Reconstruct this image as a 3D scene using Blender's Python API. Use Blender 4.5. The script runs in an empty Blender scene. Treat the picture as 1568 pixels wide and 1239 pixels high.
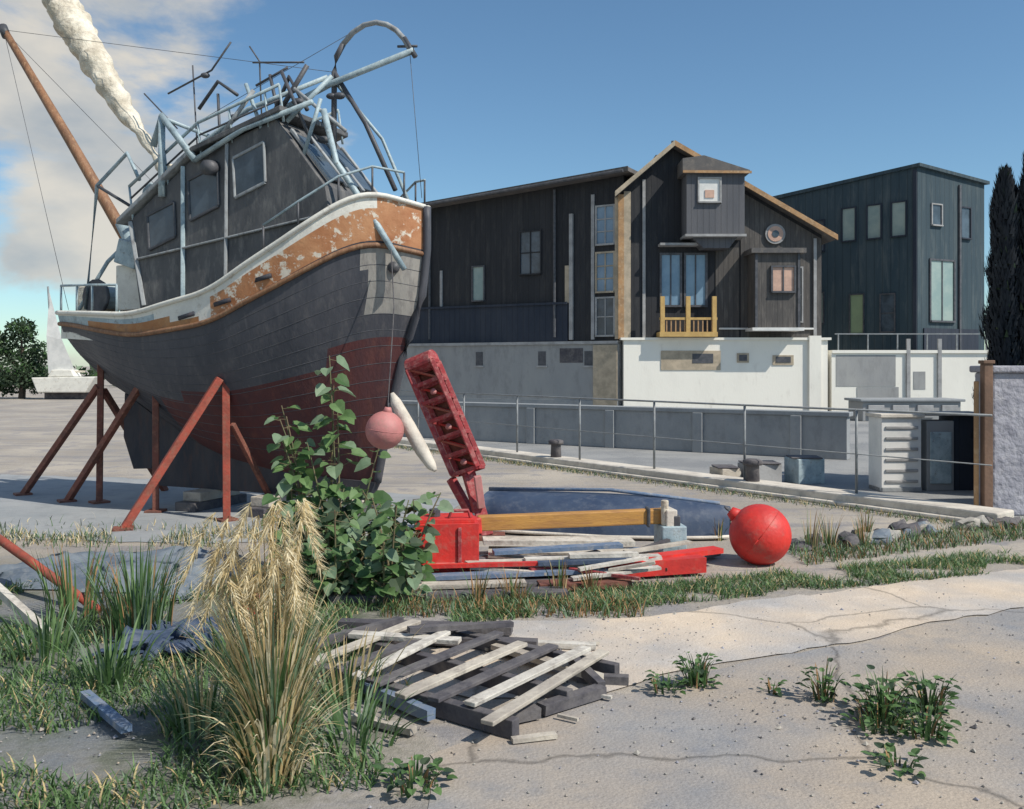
import bpy, math, random, bmesh
import numpy as np
from mathutils import Vector, noise, Matrix
random.seed(7)
R=random.random
def U(a,b): return a+(b-a)*random.random()
scene=bpy.context.scene

# ---------------------------------------------------------------- materials
def nd(nt,t,**k):
    n=nt.nodes.new(t)
    for a,b in k.items(): setattr(n,a,b)
    return n
def mat(name,c1,c2=None,scale=4.0,rough=.8,bump=.3,bscale=40,c3=None,stretch=(1,1,1),metal=0,lo=.4,hi=.6,boards=0,transl=0,bdist=.01,c3r=(.50,.74)):
    m=bpy.data.materials.new(name); m.use_nodes=True
    nt=m.node_tree; b=nt.nodes["Principled BSDF"]; L=nt.links.new
    b.inputs["Roughness"].default_value=rough; b.inputs["Metallic"].default_value=metal
    c1=tuple(c1)+(1,); c2=tuple(c2)+(1,) if c2 else tuple(x*.6 for x in c1[:3])+(1,)
    tc=nd(nt,"ShaderNodeTexCoord"); mp=nd(nt,"ShaderNodeMapping"); mp.inputs["Scale"].default_value=stretch
    L(tc.outputs["Object"],mp.inputs[0])
    n=nd(nt,"ShaderNodeTexNoise"); n.inputs["Scale"].default_value=scale; n.inputs["Detail"].default_value=8; n.inputs["Roughness"].default_value=.65
    L(mp.outputs[0],n.inputs["Vector"])
    cr=nd(nt,"ShaderNodeValToRGB"); cr.color_ramp.elements[0].position=lo; cr.color_ramp.elements[1].position=hi
    cr.color_ramp.elements[0].color=c1; cr.color_ramp.elements[1].color=c2
    L(n.outputs["Fac"],cr.inputs[0]); col=cr.outputs[0]
    if c3:
        n3=nd(nt,"ShaderNodeTexNoise"); n3.inputs["Scale"].default_value=scale*3.3; n3.inputs["Detail"].default_value=10; n3.inputs["Roughness"].default_value=.7
        L(mp.outputs[0],n3.inputs["Vector"])
        r3=nd(nt,"ShaderNodeMapRange"); r3.inputs[1].default_value=c3r[0]; r3.inputs[2].default_value=c3r[1]
        L(n3.outputs["Fac"],r3.inputs[0])
        mx=nd(nt,"ShaderNodeMixRGB"); mx.inputs[2].default_value=tuple(c3)+(1,)
        L(r3.outputs[0],mx.inputs[0]); L(col,mx.inputs[1]); col=mx.outputs[0]
    hsock=None
    nb=nd(nt,"ShaderNodeTexNoise"); nb.inputs["Scale"].default_value=bscale; nb.inputs["Detail"].default_value=6
    L(mp.outputs[0],nb.inputs["Vector"]); hsock=nb.outputs["Fac"]
    if boards:
        w=nd(nt,"ShaderNodeTexWave",wave_profile='SAW'); w.inputs["Scale"].default_value=boards; w.inputs["Distortion"].default_value=0
        L(tc.outputs["Object"],w.inputs["Vector"])
        r=nd(nt,"ShaderNodeMapRange"); r.inputs[1].default_value=.0; r.inputs[2].default_value=.14; r.inputs[3].default_value=.5
        L(w.outputs["Fac"],r.inputs[0])
        mx=nd(nt,"ShaderNodeMixRGB",blend_type='MULTIPLY'); mx.inputs[0].default_value=1
        L(col,mx.inputs[1]); L(r.outputs[0],mx.inputs[2]); col=mx.outputs[0]
        ad=nd(nt,"ShaderNodeMath",operation='ADD'); L(r.outputs[0],ad.inputs[0]); L(hsock,ad.inputs[1]); hsock=ad.outputs[0]
    L(col,b.inputs["Base Color"])
    if bump:
        bp=nd(nt,"ShaderNodeBump"); bp.inputs["Strength"].default_value=bump; bp.inputs["Distance"].default_value=bdist
        L(hsock,bp.inputs["Height"]); L(bp.outputs[0],b.inputs["Normal"])
    if transl:
        tr=nd(nt,"ShaderNodeBsdfTranslucent"); L(col,tr.inputs[0])
        ms=nd(nt,"ShaderNodeMixShader"); ms.inputs[0].default_value=transl
        L(b.outputs[0],ms.inputs[1]); L(tr.outputs[0],ms.inputs[2])
        L(ms.outputs[0],nt.nodes["Material Output"].inputs[0])
    return m

M={}
ST=(1.6,1.6,.45)
M['hull_dark']=mat('hull_dark_paint',(.042,.046,.060),(.082,.082,.095),2.2,.6,.4,18,c3=(.15,.14,.14),stretch=ST,lo=.3,hi=.7,c3r=(.52,.9))
M['hull_sunlit']=mat('hull_sunlit_pale',(.36,.335,.30),(.25,.24,.225),2.6,.7,.4,18,c3=(.13,.12,.12),stretch=ST,lo=.3,hi=.7,c3r=(.48,.8))  # pale grey with the sunlight on the bow flank put into the colour
M['hull_red']=mat('antifouling',(.105,.026,.024),(.058,.028,.034),2.0,.75,.5,22,c3=(.16,.055,.04),stretch=ST,lo=.3,hi=.7,c3r=(.5,.85))
M['hull_navy']=mat('hull_lower_dark',(.028,.032,.045),(.055,.052,.06),2.5,.7,.4,20,c3=(.08,.048,.045),stretch=ST)
M['band']=mat('worn_orange_band',(.36,.14,.055),(.50,.25,.12),2.2,.65,.4,25,lo=.35,hi=.62,c3=(.66,.60,.50),c3r=(.535,.58))
M['orange']=mat('orange_paint',(.36,.15,.05),(.46,.24,.10),3,.6,.35,25,c3=(.2,.11,.07))
M['white']=mat('white_boat_paint',(.74,.72,.65),(.58,.56,.51),3,.6,.3,30,c3=(.38,.33,.27),lo=.45,hi=.75,c3r=(.55,.75))
M['deck']=mat('deck_grey',(.12,.12,.12),(.2,.19,.18),3)
M['cabin']=mat('cabin_dark',(.060,.063,.070),(.13,.128,.13),2.2,.65,.4,20,c3=(.24,.23,.215),stretch=(1.5,1.5,.5),lo=.32,hi=.7,c3r=(.5,.8))
M['cabin_lt']=mat('cabin_light_grey',(.36,.38,.39),(.25,.265,.275),3,.65,.4,20,c3=(.12,.11,.11),stretch=(1.5,1.5,.5),lo=.35,hi=.7)
M['pipe']=mat('pipe_blue_grey',(.40,.49,.52),(.25,.33,.37),6,.5,.3,50,c3=(.13,.09,.07),c3r=(.55,.75))
M['pipe_dk']=mat('pipe_dark',(.05,.055,.065),(.09,.09,.1),6,.55,.3,50)
M['wood_mast']=mat('mast_wood',(.27,.135,.07),(.17,.085,.045),3,.65,.4,40,stretch=(3,3,.6),c3=(.40,.25,.14))
M['cream']=mat('cream_canvas',(.74,.68,.56),(.52,.46,.36),4,.9,.8,12,c3=(.33,.28,.22),bdist=.04)
M['rust']=mat('rusty_red_steel',(.20,.065,.045),(.13,.055,.04),5,.8,.5,40,c3=(.30,.14,.09))
M['rust2']=mat('red_primer_steel',(.36,.065,.04),(.22,.055,.035),5,.75,.5,40,c3=(.25,.12,.08))
M['red']=mat('red_paint',(.66,.035,.025),(.48,.03,.025),4,.55,.35,30,c3=(.40,.12,.09),c3r=(.53,.74))
M['redp']=mat('red_faded',(.34,.035,.04),(.22,.03,.035),5,.75,.45,30,c3=(.44,.19,.17),c3r=(.48,.7))
M['pink']=mat('pink_buoy',(.52,.21,.20),(.44,.17,.16),4,.6,.3,30,c3=(.36,.2,.17))
M['glass']=mat('window_glass',(.05,.065,.08),(.09,.12,.15),1.5,.12,.05,5)
M['glass_b']=mat('window_glass_blue',(.14,.23,.33),(.20,.30,.40),1.2,.15,.05,5)
M['glass_g']=mat('window_glass_green',(.22,.30,.29),(.30,.37,.34),1.2,.2,.05,5)
M['glass_y']=mat('window_curtain_green',(.30,.38,.22),(.25,.32,.2),1.2,.3,.05,5)
M['peach']=mat('window_curtain_peach',(.62,.40,.30),(.48,.31,.24),4,.5,.1,10)
M['winwhite']=mat('window_white',(.76,.75,.72),(.62,.62,.6),2,.4,.1,10)
M['black_timber']=mat('black_timber',(.014,.016,.021),(.027,.028,.033),.7,.8,.5,20,stretch=(2,2,.35),boards=1.6,c3=(.045,.044,.045),lo=.35,hi=.7)
M['grey_timber']=mat('grey_timber',(.082,.086,.10),(.125,.125,.135),.9,.8,.5,20,stretch=(2,2,.35),boards=1.6,lo=.35,hi=.7)
M['mid_timber']=mat('weathered_timber',(.062,.058,.057),(.11,.10,.092),.9,.8,.5,20,stretch=(2,2,.35),boards=1.8,c3=(.16,.145,.13),lo=.35,hi=.7)
M['navy_timber']=mat('navy_timber',(.017,.026,.045),(.032,.04,.058),.8,.8,.4,20,stretch=(2,2,.4),boards=1.6)
M['blue_timber']=mat('blue_grey_timber',(.024,.049,.067),(.048,.074,.088),.6,.8,.4,20,stretch=(2,2,.3),boards=1.4,c3=(.085,.108,.115),lo=.35,hi=.7)
M['ochre']=mat('ochre_trim',(.42,.24,.11),(.30,.18,.09),3,.7,.3,30,c3=(.5,.36,.22))
M['yellow']=mat('yellow_paint',(.56,.37,.13),(.46,.29,.10),3,.6,.3,30)
M['tan']=mat('tan_board',(.46,.38,.28),(.32,.27,.2),3,.8,.3,30)
M['greyboard']=mat('pale_grey_board',(.36,.36,.36),(.26,.26,.26),3,.8,.3,30)
M['roof']=mat('roof_sheet',(.13,.12,.115),(.09,.088,.09),1.2,.8,.4,20,c3=(.2,.175,.15))
M['render_white']=mat('white_render',(.80,.775,.70),(.70,.675,.61),.8,.85,.3,20,c3=(.54,.50,.44),lo=.5,hi=.8,stretch=(1,1,.4),c3r=(.57,.88))
M['render_grey']=mat('grey_render',(.27,.275,.28),(.35,.35,.34),.7,.85,.35,20,c3=(.21,.21,.21),stretch=(1,1,.4),lo=.35,hi=.7)
M['conc']=mat('concrete_wall',(.25,.27,.285),(.33,.34,.345),1.1,.9,.5,30,c3=(.21,.22,.23),stretch=(1,1,.6),lo=.35,hi=.7)
M['conc_w']=mat('pale_coping',(.66,.61,.53),(.50,.46,.40),2,.9,.5,40,c3=(.38,.34,.3))
M['galv']=mat('galvanised',(.24,.26,.27),(.18,.19,.2),8,.6,.2,60,metal=.1)
M['brownpost']=mat('brown_post',(.20,.12,.08),(.13,.08,.055),3,.8,.4,30)
M['stone']=mat('stone_wall',(.32,.32,.36),(.23,.23,.27),3,.9,.9,12,c3=(.42,.41,.43),bdist=.04)
M['plank']=mat('weathered_plank',(.54,.49,.41),(.38,.34,.29),3,.9,.6,30,c3=(.24,.21,.18))
M['plank_w']=mat('bleached_plank',(.62,.585,.52),(.45,.42,.37),3,.9,.6,30,c3=(.27,.24,.21),c3r=(.5,.68))
M['plank_dk']=mat('dark_plank',(.075,.07,.08),(.14,.13,.13),4,.9,.6,30,c3=(.04,.04,.05))
M['plank_bl']=mat('blue_plank',(.10,.16,.26),(.16,.2,.27),4,.8,.5,30,c3=(.32,.32,.32))
M['spar']=mat('varnished_spar',(.50,.26,.065),(.38,.19,.055),4,.5,.3,30,stretch=(.5,3,3),c3=(.3,.14,.06))
M['navy']=mat('navy_hull',(.028,.048,.095),(.045,.07,.12),3,.65,.3,20,c3=(.10,.12,.16))
M['tarp']=mat('tarp_blue_grey',(.10,.13,.17),(.17,.20,.23),3,.7,.5,12,c3=(.25,.26,.27))
M['straw']=mat('straw',(.66,.53,.29),(.52,.40,.20),9,.9,0,10,transl=.3)
M['straw2']=mat('straw_pale',(.78,.70,.50),(.68,.57,.36),9,.9,0,10,transl=.3)
M['g1']=mat('leaf_mid',(.075,.15,.045),(.05,.115,.035),9,.6,0,10,transl=.3)
M['g2']=mat('leaf_light',(.15,.26,.09),(.11,.19,.07),9,.6,0,10,transl=.3)
M['g3']=mat('leaf_dark',(.03,.058,.03),(.045,.075,.035),9,.7,0,10,transl=.2)
M['g4']=mat('leaf_sage',(.22,.31,.19),(.17,.25,.15),9,.6,0,10,transl=.3)
M['cyp']=mat('cypress_dark',(.010,.015,.024),(.018,.025,.033),6,.85,0,10,transl=.1)
M['stem']=mat('stem',(.17,.12,.07),(.12,.13,.06),9)
M['bark']=mat('bark',(.09,.065,.05),(.06,.045,.035),9)
M['pebble']=mat('pebble',(.40,.37,.32),(.26,.25,.23),6,.9,.3,40)
M['reed_o']=mat('reed_brown',(.40,.23,.11),(.28,.17,.08),9,.9,0,10,transl=.2)

# ---------------------------------------------------------------- mesh builder
class B:
    def __init__(s): s.v=[]; s.f=[]; s.m=[]; s.ms=[]
    def mi(s,k):
        if k not in s.ms: s.ms.append(k)
        return s.ms.index(k)
    def add(s,vs,fs,k):
        o=len(s.v); s.v+= [tuple(x) for x in vs]; i=s.mi(k)
        for f in fs: s.f.append([o+j for j in f]); s.m.append(i)
    def hexa(s,c,k):
        s.add(c,[(0,3,2,1),(4,5,6,7),(0,1,5,4),(1,2,6,5),(2,3,7,6),(3,0,4,7)],k)
    def box(s,c,sz,k,rz=0,rx=0,ry=0):
        mt=Matrix.Rotation(rz,3,'Z')@Matrix.Rotation(ry,3,'Y')@Matrix.Rotation(rx,3,'X'); c=Vector(c); h=Vector(sz)/2
        p=[c+mt@Vector((x*h.x,y*h.y,z*h.z)) for z in(-1,1) for x,y in((-1,-1),(1,-1),(1,1),(-1,1))]
        s.hexa(p,k)
    def beam(s,p1,p2,w,h,k,jit=0):
        p1=Vector(p1);p2=Vector(p2);d=(p2-p1).normalized()
        up=Vector((0,0,1)) if abs(d.z)<.9 else Vector((0.3,-1,0)).normalized()
        a=d.cross(up).normalized(); b=a.cross(d).normalized()
        c=[]
        for P in(p1,p2):
            c.append([P+a*(x*w/2*(1+U(-jit,jit)))+b*(y*h/2*(1+U(-jit,jit))) for x,y in((-1,-1),(1,-1),(1,1),(-1,1))])
        s.hexa(c[0]+c[1],k)
    def tube(s,pts,r,k,n=8,cap=True):
        pts=[Vector(p) for p in pts]
        if not hasattr(r,'__len__'): r=[r]*len(pts)
        vs=[];fs=[]
        for i,p in enumerate(pts):
            d=(pts[min(i+1,len(pts)-1)]-pts[max(i-1,0)]).normalized()
            up=Vector((0,0,1)) if abs(d.z)<.95 else Vector((1,0,0))
            a=d.cross(up).normalized(); b=a.cross(d)
            for j in range(n):
                t=2*math.pi*j/n; vs.append(p+(a*math.cos(t)+b*math.sin(t))*r[i])
        for i in range(len(pts)-1):
            for j in range(n):
                fs.append((i*n+j,i*n+(j+1)%n,(i+1)*n+(j+1)%n,(i+1)*n+j))
        if cap: fs.append(tuple(range(n))[::-1]); fs.append(tuple((len(pts)-1)*n+j for j in range(n)))
        s.add(vs,fs,k)
    def sphere(s,c,r,k,n=20,m=14,sc=(1,1,1),rot=None):
        vs=[];fs=[];c=Vector(c)
        for i in range(m+1):
            th=math.pi*i/m
            for j in range(n):
                ph=2*math.pi*j/n
                v=Vector((math.sin(th)*math.cos(ph)*sc[0],math.sin(th)*math.sin(ph)*sc[1],math.cos(th)*sc[2]))*r
                if rot: v=rot@v
                vs.append(c+v)
        for i in range(m):
            for j in range(n): fs.append((i*n+j,(i+1)*n+j,(i+1)*n+(j+1)%n,i*n+(j+1)%n))
        s.add(vs,fs,k)
    def build(s,name,parent=None,smooth=False,bevel=0):
        me=bpy.data.meshes.new(name); me.from_pydata(s.v,[],s.f)
        for k in s.ms: me.materials.append(M[k])
        me.polygons.foreach_set('material_index',s.m)
        if smooth: me.polygons.foreach_set('use_smooth',[True]*len(s.f))
        me.update()
        o=bpy.data.objects.new(name,me); scene.collection.objects.link(o)
        if bevel:
            bv=o.modifiers.new('bev','BEVEL'); bv.width=bevel; bv.segments=2; bv.limit_method='ANGLE'
        if parent:
            o.parent=parent; o.matrix_parent_inverse=Matrix.Translation(-parent.location)
        return o
def empty(name,loc):
    e=bpy.data.objects.new(name,None); e.location=loc; e.empty_display_size=.3; scene.collection.objects.link(e); return e
class Fr:
    def __init__(s,ox,oy,u,n): s.o=Vector((ox,oy,0)); s.u=Vector((u[0],u[1],0)).normalized(); s.n=Vector((n[0],n[1],0)).normalized()
    def p(s,u,o,z): return s.o+s.u*u+s.n*o+Vector((0,0,z))
    def box(s,b,u0,u1,z0,z1,o0,o1,k):
        b.hexa([s.p(u0,o1,z0),s.p(u1,o1,z0),s.p(u1,o0,z0),s.p(u0,o0,z0),s.p(u0,o1,z1),s.p(u1,o1,z1),s.p(u1,o0,z1),s.p(u0,o0,z1)],k)
    def prism(s,b,poly,o0,o1,k):
        n=len(poly); vs=[s.p(u,o0,z) for u,z in poly]+[s.p(u,o1,z) for u,z in poly]
        fs=[tuple(range(n)),tuple(range(2*n-1,n-1,-1))]+[(i,i+n,(i+1)%n+n,(i+1)%n) for i in range(n)]
        b.add(vs,fs,k)
    def window(s,b,u,z0,z1,w,glass,frame,o=0,fw=.07,bars=1,hbars=0):
        s.box(b,u-w/2,u+w/2,z0,z1,o-.02,o+.012,glass)
        s.box(b,u-w/2-fw,u-w/2,z0-fw,z1+fw,o-.02,o+.06,frame); s.box(b,u+w/2,u+w/2+fw,z0-fw,z1+fw,o-.02,o+.06,frame)
        s.box(b,u-w/2,u+w/2,z1,z1+fw,o-.02,o+.058,frame); s.box(b,u-w/2-.03,u+w/2+.03,z0-fw,z0,o-.02,o+.10,frame)
        for i in range(bars):
            x=u-w/2+w*(i+1)/(bars+1); s.box(b,x-.02,x+.02,z0,z1,o,o+.04,frame)
        for i in range(hbars):
            x=z0+(z1-z0)*(i+1)/(hbars+1); s.box(b,u-w/2,u+w/2,x-.02,x+.02,o,o+.036,frame)
def interp(tab,x,w=.0):
    xs=[t[0] for t in tab]; ys=[t[1] for t in tab]
    if w<=0: return float(np.interp(x,xs,ys))
    return float(np.mean([np.interp(x+d*w,xs,ys) for d in np.linspace(-1,1,9)]))

# ================================================================ GROUND
def ground_mat():
    m=bpy.data.materials.new('ground_yard'); m.use_nodes=True; nt=m.node_tree; L=nt.links.new; b=nt.nodes["Principled BSDF"]; b.inputs["Roughness"].default_value=.95
    tc=nd(nt,"ShaderNodeTexCoord")
    def ns(sc,det=8,st=(1,1,1)):
        mp=nd(nt,"ShaderNodeMapping"); mp.inputs["Scale"].default_value=st; L(tc.outputs["Object"],mp.inputs[0])
        n=nd(nt,"ShaderNodeTexNoise"); n.inputs["Scale"].default_value=sc; n.inputs["Detail"].default_value=det; n.inputs["Roughness"].default_value=.65; L(mp.outputs[0],n.inputs["Vector"]); return n.outputs["Fac"]
    def ramp(f,a,c):
        r=nd(nt,"ShaderNodeMapRange"); r.inputs[1].default_value=a; r.inputs[2].default_value=c; r.interpolation_type='SMOOTHSTEP'; L(f,r.inputs[0]); return r.outputs[0]
    def mix(f,c1,c2,mode='MIX'):
        x=nd(nt,"ShaderNodeMixRGB",blend_type=mode)
        if isinstance(f,float): x.inputs[0].default_value=f
        else: L(f,x.inputs[0])
        for i,c in((1,c1),(2,c2)):
            if isinstance(c,tuple): x.inputs[i].default_value=c+(1,)
            else: L(c,x.inputs[i])
        return x.outputs[0]
    def mth(op,a,c):
        x=nd(nt,"ShaderNodeMath",operation=op)
        for i,v in enumerate((a,c)):
            if isinstance(v,(int,float)): x.inputs[i].default_value=v
            else: L(v,x.inputs[i])
        return x.outputs[0]
    sx=nd(nt,"ShaderNodeSeparateXYZ"); L(tc.outputs["Object"],sx.inputs[0])
    big=ns(.55); mid=ns(2.2); fine=ns(30,6); grit=ns(110,3); trk=ns(1.0,6,(.35,2.2,1))
    col=mix(ramp(big,.38,.62),(.33,.295,.255),(.46,.41,.345))
    col=mix(ramp(mid,.48,.66),col,(.28,.265,.265))
    col=mix(mth('MULTIPLY',ramp(trk,.50,.62),.6),col,(.22,.215,.225))
    wob=mth('MULTIPLY',mth('SUBTRACT',mid,.5),2.2)
    left=ramp(mth('SUBTRACT',mth('MULTIPLY',sx.outputs[0],-1),wob),.2,1.2)
    near=ramp(mth('ADD',mth('MULTIPLY',sx.outputs[1],-1),wob),-8.6,-7.2)
    mk=mth('MULTIPLY',left,near)
    soil=mix(ramp(mid,.42,.6),(.09,.11,.075),(.23,.22,.195))
    soil=mix(ramp(big,.45,.65),soil,(.14,.165,.19))
    col=mix(mth('MULTIPLY',mk,.88),col,soil)
    far=ramp(mth('ADD',mth('MULTIPLY',sx.outputs[0],.79),mth('MULTIPLY',sx.outputs[1],.612)),10.1,10.3)
    rt=ramp(sx.outputs[0],-6.0,-3.0)
    col=mix(mth('MULTIPLY',far,rt),col,mix(ramp(big,.4,.6),(.32,.325,.325),(.23,.24,.25)))
    col=mix(mth('MULTIPLY',ramp(fine,.35,.7),.45),col,mix(1.0,col,(.62,.6,.57),'MULTIPLY'))
    col=mix(mth('MULTIPLY',ramp(grit,.5,.75),.35),col,(.50,.46,.41))
    L(col,b.inputs["Base Color"])
    bp=nd(nt,"ShaderNodeBump"); bp.inputs["Strength"].default_value=.6; bp.inputs["Distance"].default_value=.02
    L(mth('ADD',fine,mth('MULTIPLY',grit,.5)),bp.inputs["Height"]); L(bp.outputs[0],b.inputs["Normal"])
    return m
M['ground']=ground_mat()
g=B(); g.add([(-900,-60,0),(900,-60,0),(900,1800,0),(-900,1800,0)],[(0,1,2,3)],'ground'); g.build('ground')

def sheet(name,outline,z,k,jit=.05):
    pts=[]
    n=len(outline)
    for i in range(n):
        a=Vector(outline[i]);b=Vector(outline[(i+1)%n]); L=(b-a).length; s=max(1,min(90,int(L/.12)))
        for j in range(s):
            p=a+(b-a)*j/s
            w=noise.noise(Vector((p.x*1.7,p.y*1.7,z*50)))*jit*2.4+noise.noise(Vector((p.x*7,p.y*7,z*90)))*jit*1.4
            pts.append((p.x+w*.5,p.y+w,z))
    b=B(); b.add(pts,[tuple(range(len(pts)))],k); return b.build(name)
def cracked(name,c1,c2,c3):
    m=mat(name,c1,c2,1.3,.95,.6,60,c3=c3,lo=.35,hi=.65,bdist=.01)
    nt=m.node_tree;L=nt.links.new;b=nt.nodes["Principled BSDF"]
    src=b.inputs["Base Color"].links[0].from_socket
    tc=nd(nt,"ShaderNodeTexCoord"); n=nd(nt,"ShaderNodeTexNoise"); n.inputs["Scale"].default_value=2.5; n.inputs["Detail"].default_value=6; L(tc.outputs["Object"],n.inputs["Vector"])
    mx=nd(nt,"ShaderNodeMixRGB"); mx.inputs[0].default_value=.22; L(tc.outputs["Object"],mx.inputs[1]); L(n.outputs["Color"],mx.inputs[2])
    v=nd(nt,"ShaderNodeTexVoronoi",feature='DISTANCE_TO_EDGE'); v.inputs["Scale"].default_value=.55; L(mx.outputs[0],v.inputs["Vector"])
    r=nd(nt,"ShaderNodeMapRange"); r.inputs[1].default_value=0; r.inputs[2].default_value=.008; r.inputs[3].default_value=.5; L(v.outputs[0],r.inputs[0])
    m2=nd(nt,"ShaderNodeMixRGB",blend_type='MULTIPLY'); m2.inputs[0].default_value=1; L(src,m2.inputs[1]); L(r.outputs[0],m2.inputs[2])
    n2=nd(nt,"ShaderNodeTexNoise"); n2.inputs["Scale"].default_value=140; n2.inputs["Detail"].default_value=2; L(tc.outputs["Object"],n2.inputs["Vector"])
    r2=nd(nt,"ShaderNodeMapRange"); r2.inputs[3].default_value=.7; r2.inputs[4].default_value=1.3; L(n2.outputs[0],r2.inputs[0])
    m3=nd(nt,"ShaderNodeMixRGB",blend_type='MULTIPLY'); m3.inputs[0].default_value=1; L(m2.outputs[0],m3.inputs[1]); L(r2.outputs[0],m3.inputs[2])
    n4=nd(nt,"ShaderNodeTexNoise"); n4.inputs["Scale"].default_value=.9; n4.inputs["Detail"].default_value=5; L(tc.outputs["Object"],n4.inputs["Vector"])
    r4=nd(nt,"ShaderNodeValToRGB"); e=r4.color_ramp.elements; e[0].position=.38; e[0].color=(.74,.80,.90,1); e[1].position=.60; e[1].color=(1.08,1.01,.92,1); L(n4.outputs[0],r4.inputs[0])
    m5=nd(nt,"ShaderNodeMixRGB",blend_type='MULTIPLY'); m5.inputs[0].default_value=1; L(m3.outputs[0],m5.inputs[1]); L(r4.outputs[0],m5.inputs[2]); L(m5.outputs[0],b.inputs["Base Color"])
    return m
M['road']=cracked('worn_road',(.32,.29,.26),(.39,.35,.305),(.26,.255,.255))
M['path']=cracked('pale_concrete',(.58,.51,.43),(.48,.425,.365),(.64,.57,.49))
sheet('road',[(-.35,-8),(14,-8),(14,7.6),(6.5,7.3),(3.65,6.45),(1.5,5.3),(.65,4.75),(-.35,4.0)],.004,'road')
sheet('concrete_path',[(-.9,4.9),(-.2,4.6),(.5,4.75),(.8,5.0),(1.55,5.35),(3.7,6.5),(6.5,7.35),(14,7.7),(14,10.5),(7.0,8.7),(4.44,7.75),(2.43,6.85),(.71,6.1),(-.3,6.0),(-.9,5.6)],.008,'path')

# ================================================================ BOAT
BF=Fr(-5.8,12,(.911,-.411),(-.411,-.911))
boat=empty('fishing_boat',(-3.4,10.9,0))
A0=[(0,.40),(.3,.45),(.6,.55),(1,.75)]
A1=[(0,5.36),(.15,5.36),(.32,5.30),(.55,5.06),(.76,4.88),(1,4.72)]
HB=[(0,.50),(.2,.80),(.45,.93),(.65,.92),(.8,.80),(.9,.56),(.96,.32),(1,.03)]
ZS=[(0,2.36),(.4,2.36),(2,2.28),(3.2,2.50),(4.3,3.12),(4.85,3.50),(5.1,3.52),(5.4,3.34)]
ZK=[(0,1.6),(.7,1.52),(1.5,1.10),(2.5,.64),(3.5,.45),(5.4,.40)]
def hp(t,v,side,off=0):
    a=interp(A0,v)+(interp(A1,v)-interp(A0,v))*t
    zs=interp(ZS,a,.25); zk=interp(ZK,a,.3)
    wb=0.04 if t<.97 else 0
    b=interp(HB,t,wb)
    p=interp([(0,2.0),(.4,3.0),(.75,2.0),(1,1.35)],t)
    f=(1-v**p)*.95+.05
    q=(b*f+off)*side
    return BF.p(a,q,zs+(zk-zs)*v)
VS=[0,.045,.085,.125,.155,.18,.25,.32,.40,.48,.55,.62,.69,.76,.83,.89,.94,.975,1]
TS=[i/60 for i in range(55)]+[.915,.93,.945,.96,.97,.98,.99,1.0]
h=B()
for side in(1,-1):
    for i in range(len(TS)-1):
        for j in range(len(VS)-1):
            t0,t1,v0,v1=TS[i],TS[i+1],VS[j],VS[j+1]
            q=[hp(t0,v0,side),hp(t1,v0,side),hp(t1,v1,side),hp(t0,v1,side)]
            if side<0: q=q[::-1]
            vm=(v0+v1)/2; tm=(t0+t1)/2
            wl=.60-.14*tm**3
            if vm<.155:
                if tm>.56: k='white' if (vm<.045 and tm<.93) else 'band'
                elif tm>.40: k='white' if vm<.085+.4*(tm-.40) else 'orange'
                else: k='white' if vm<.045 else ('orange' if (vm>.085 and tm>.15) else 'pipe')
            elif vm<.18: k='hull_navy'
            elif vm<wl: k='hull_sunlit' if (tm>.885+.10*vm and vm<.44) else 'hull_dark'  # paler faces near the stem paint in the sunlit flank
            else: k='hull_red' if tm>.38 else 'hull_navy'
            h.add(q,[(0,1,2,3)],k)
for j in range(len(VS)-1):
    v0,v1=VS[j],VS[j+1]
    h.add([hp(0,v0,1),hp(0,v1,1),hp(0,v1,-1),hp(0,v0,-1)],[(0,1,2,3)],'white' if v0<.1 else 'hull_dark')
for i in range(len(TS)-1):
    t0,t1=TS[i],TS[i+1]
    h.add([hp(t0,1,1),hp(t1,1,1),hp(t1,1,-1),hp(t0,1,-1)],[(0,1,2,3)],'hull_navy')
    dz=Vector((0,0,-.32))
    A=[hp(t0,0,1,-.05)+dz,hp(t1,0,1,-.05)+dz,hp(t1,0,-1,-.05)+dz,hp(t0,0,-1,-.05)+dz]
    if t1<.97:
        h.add(A,[(0,3,2,1)],'deck')
        for s_ in(1,-1):
            h.add([hp(t0,0,s_,-.05),hp(t1,0,s_,-.05),hp(t1,0,s_,-.05)+dz,hp(t0,0,s_,-.05)+dz],[(0,1,2,3)],'white')
            h.add([hp(t0,0,s_,-.05),hp(t1,0,s_,-.05),hp(t1,0,s_,0),hp(t0,0,s_,0)],[(0,1,2,3)],'white')
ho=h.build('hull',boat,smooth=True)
bm=bmesh.new(); bm.from_mesh(ho.data); bmesh.ops.remove_doubles(bm,verts=bm.verts,dist=.0008); bmesh.ops.recalc_face_normals(bm,faces=bm.faces); bm.to_mesh(ho.data); bm.free()
try: ho.data.set_sharp_from_angle(angle=math.radians(35))
except Exception as e: print(e)
t=B()
for s_ in(1,-1):
    t.tube([hp(x,0.0,s_,.01) for x in TS],.028,'white' ,8)
    t.tube([hp(x,.170,s_,.012) for x in TS],.028,'wood_mast',8)
    for v in(.235,.29,.345,.40,.455,.51,.57,.63,.69,.75,.81,.87): t.tube([hp(x,v,s_,-.0015) for x in TS],.0042,'pipe_dk',5)
t.tube([hp(1,v,1)+BF.u*.02 for v in VS],[.045]*len(VS),'hull_dark',8)
for x in(.5,.6,.7):
    p_=hp(x,.11,1,.0); t.beam(p_-BF.u*.11+Vector((0,0,-.02)),p_+BF.u*.11+Vector((0,0,.03)),.03,.045,'hull_navy')
c_=hp(.955,.24,1,0); t.tube([c_-BF.n*.03,c_+BF.n*.03+BF.u*.02],[.06,.06],'pipe_dk',14)
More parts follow.
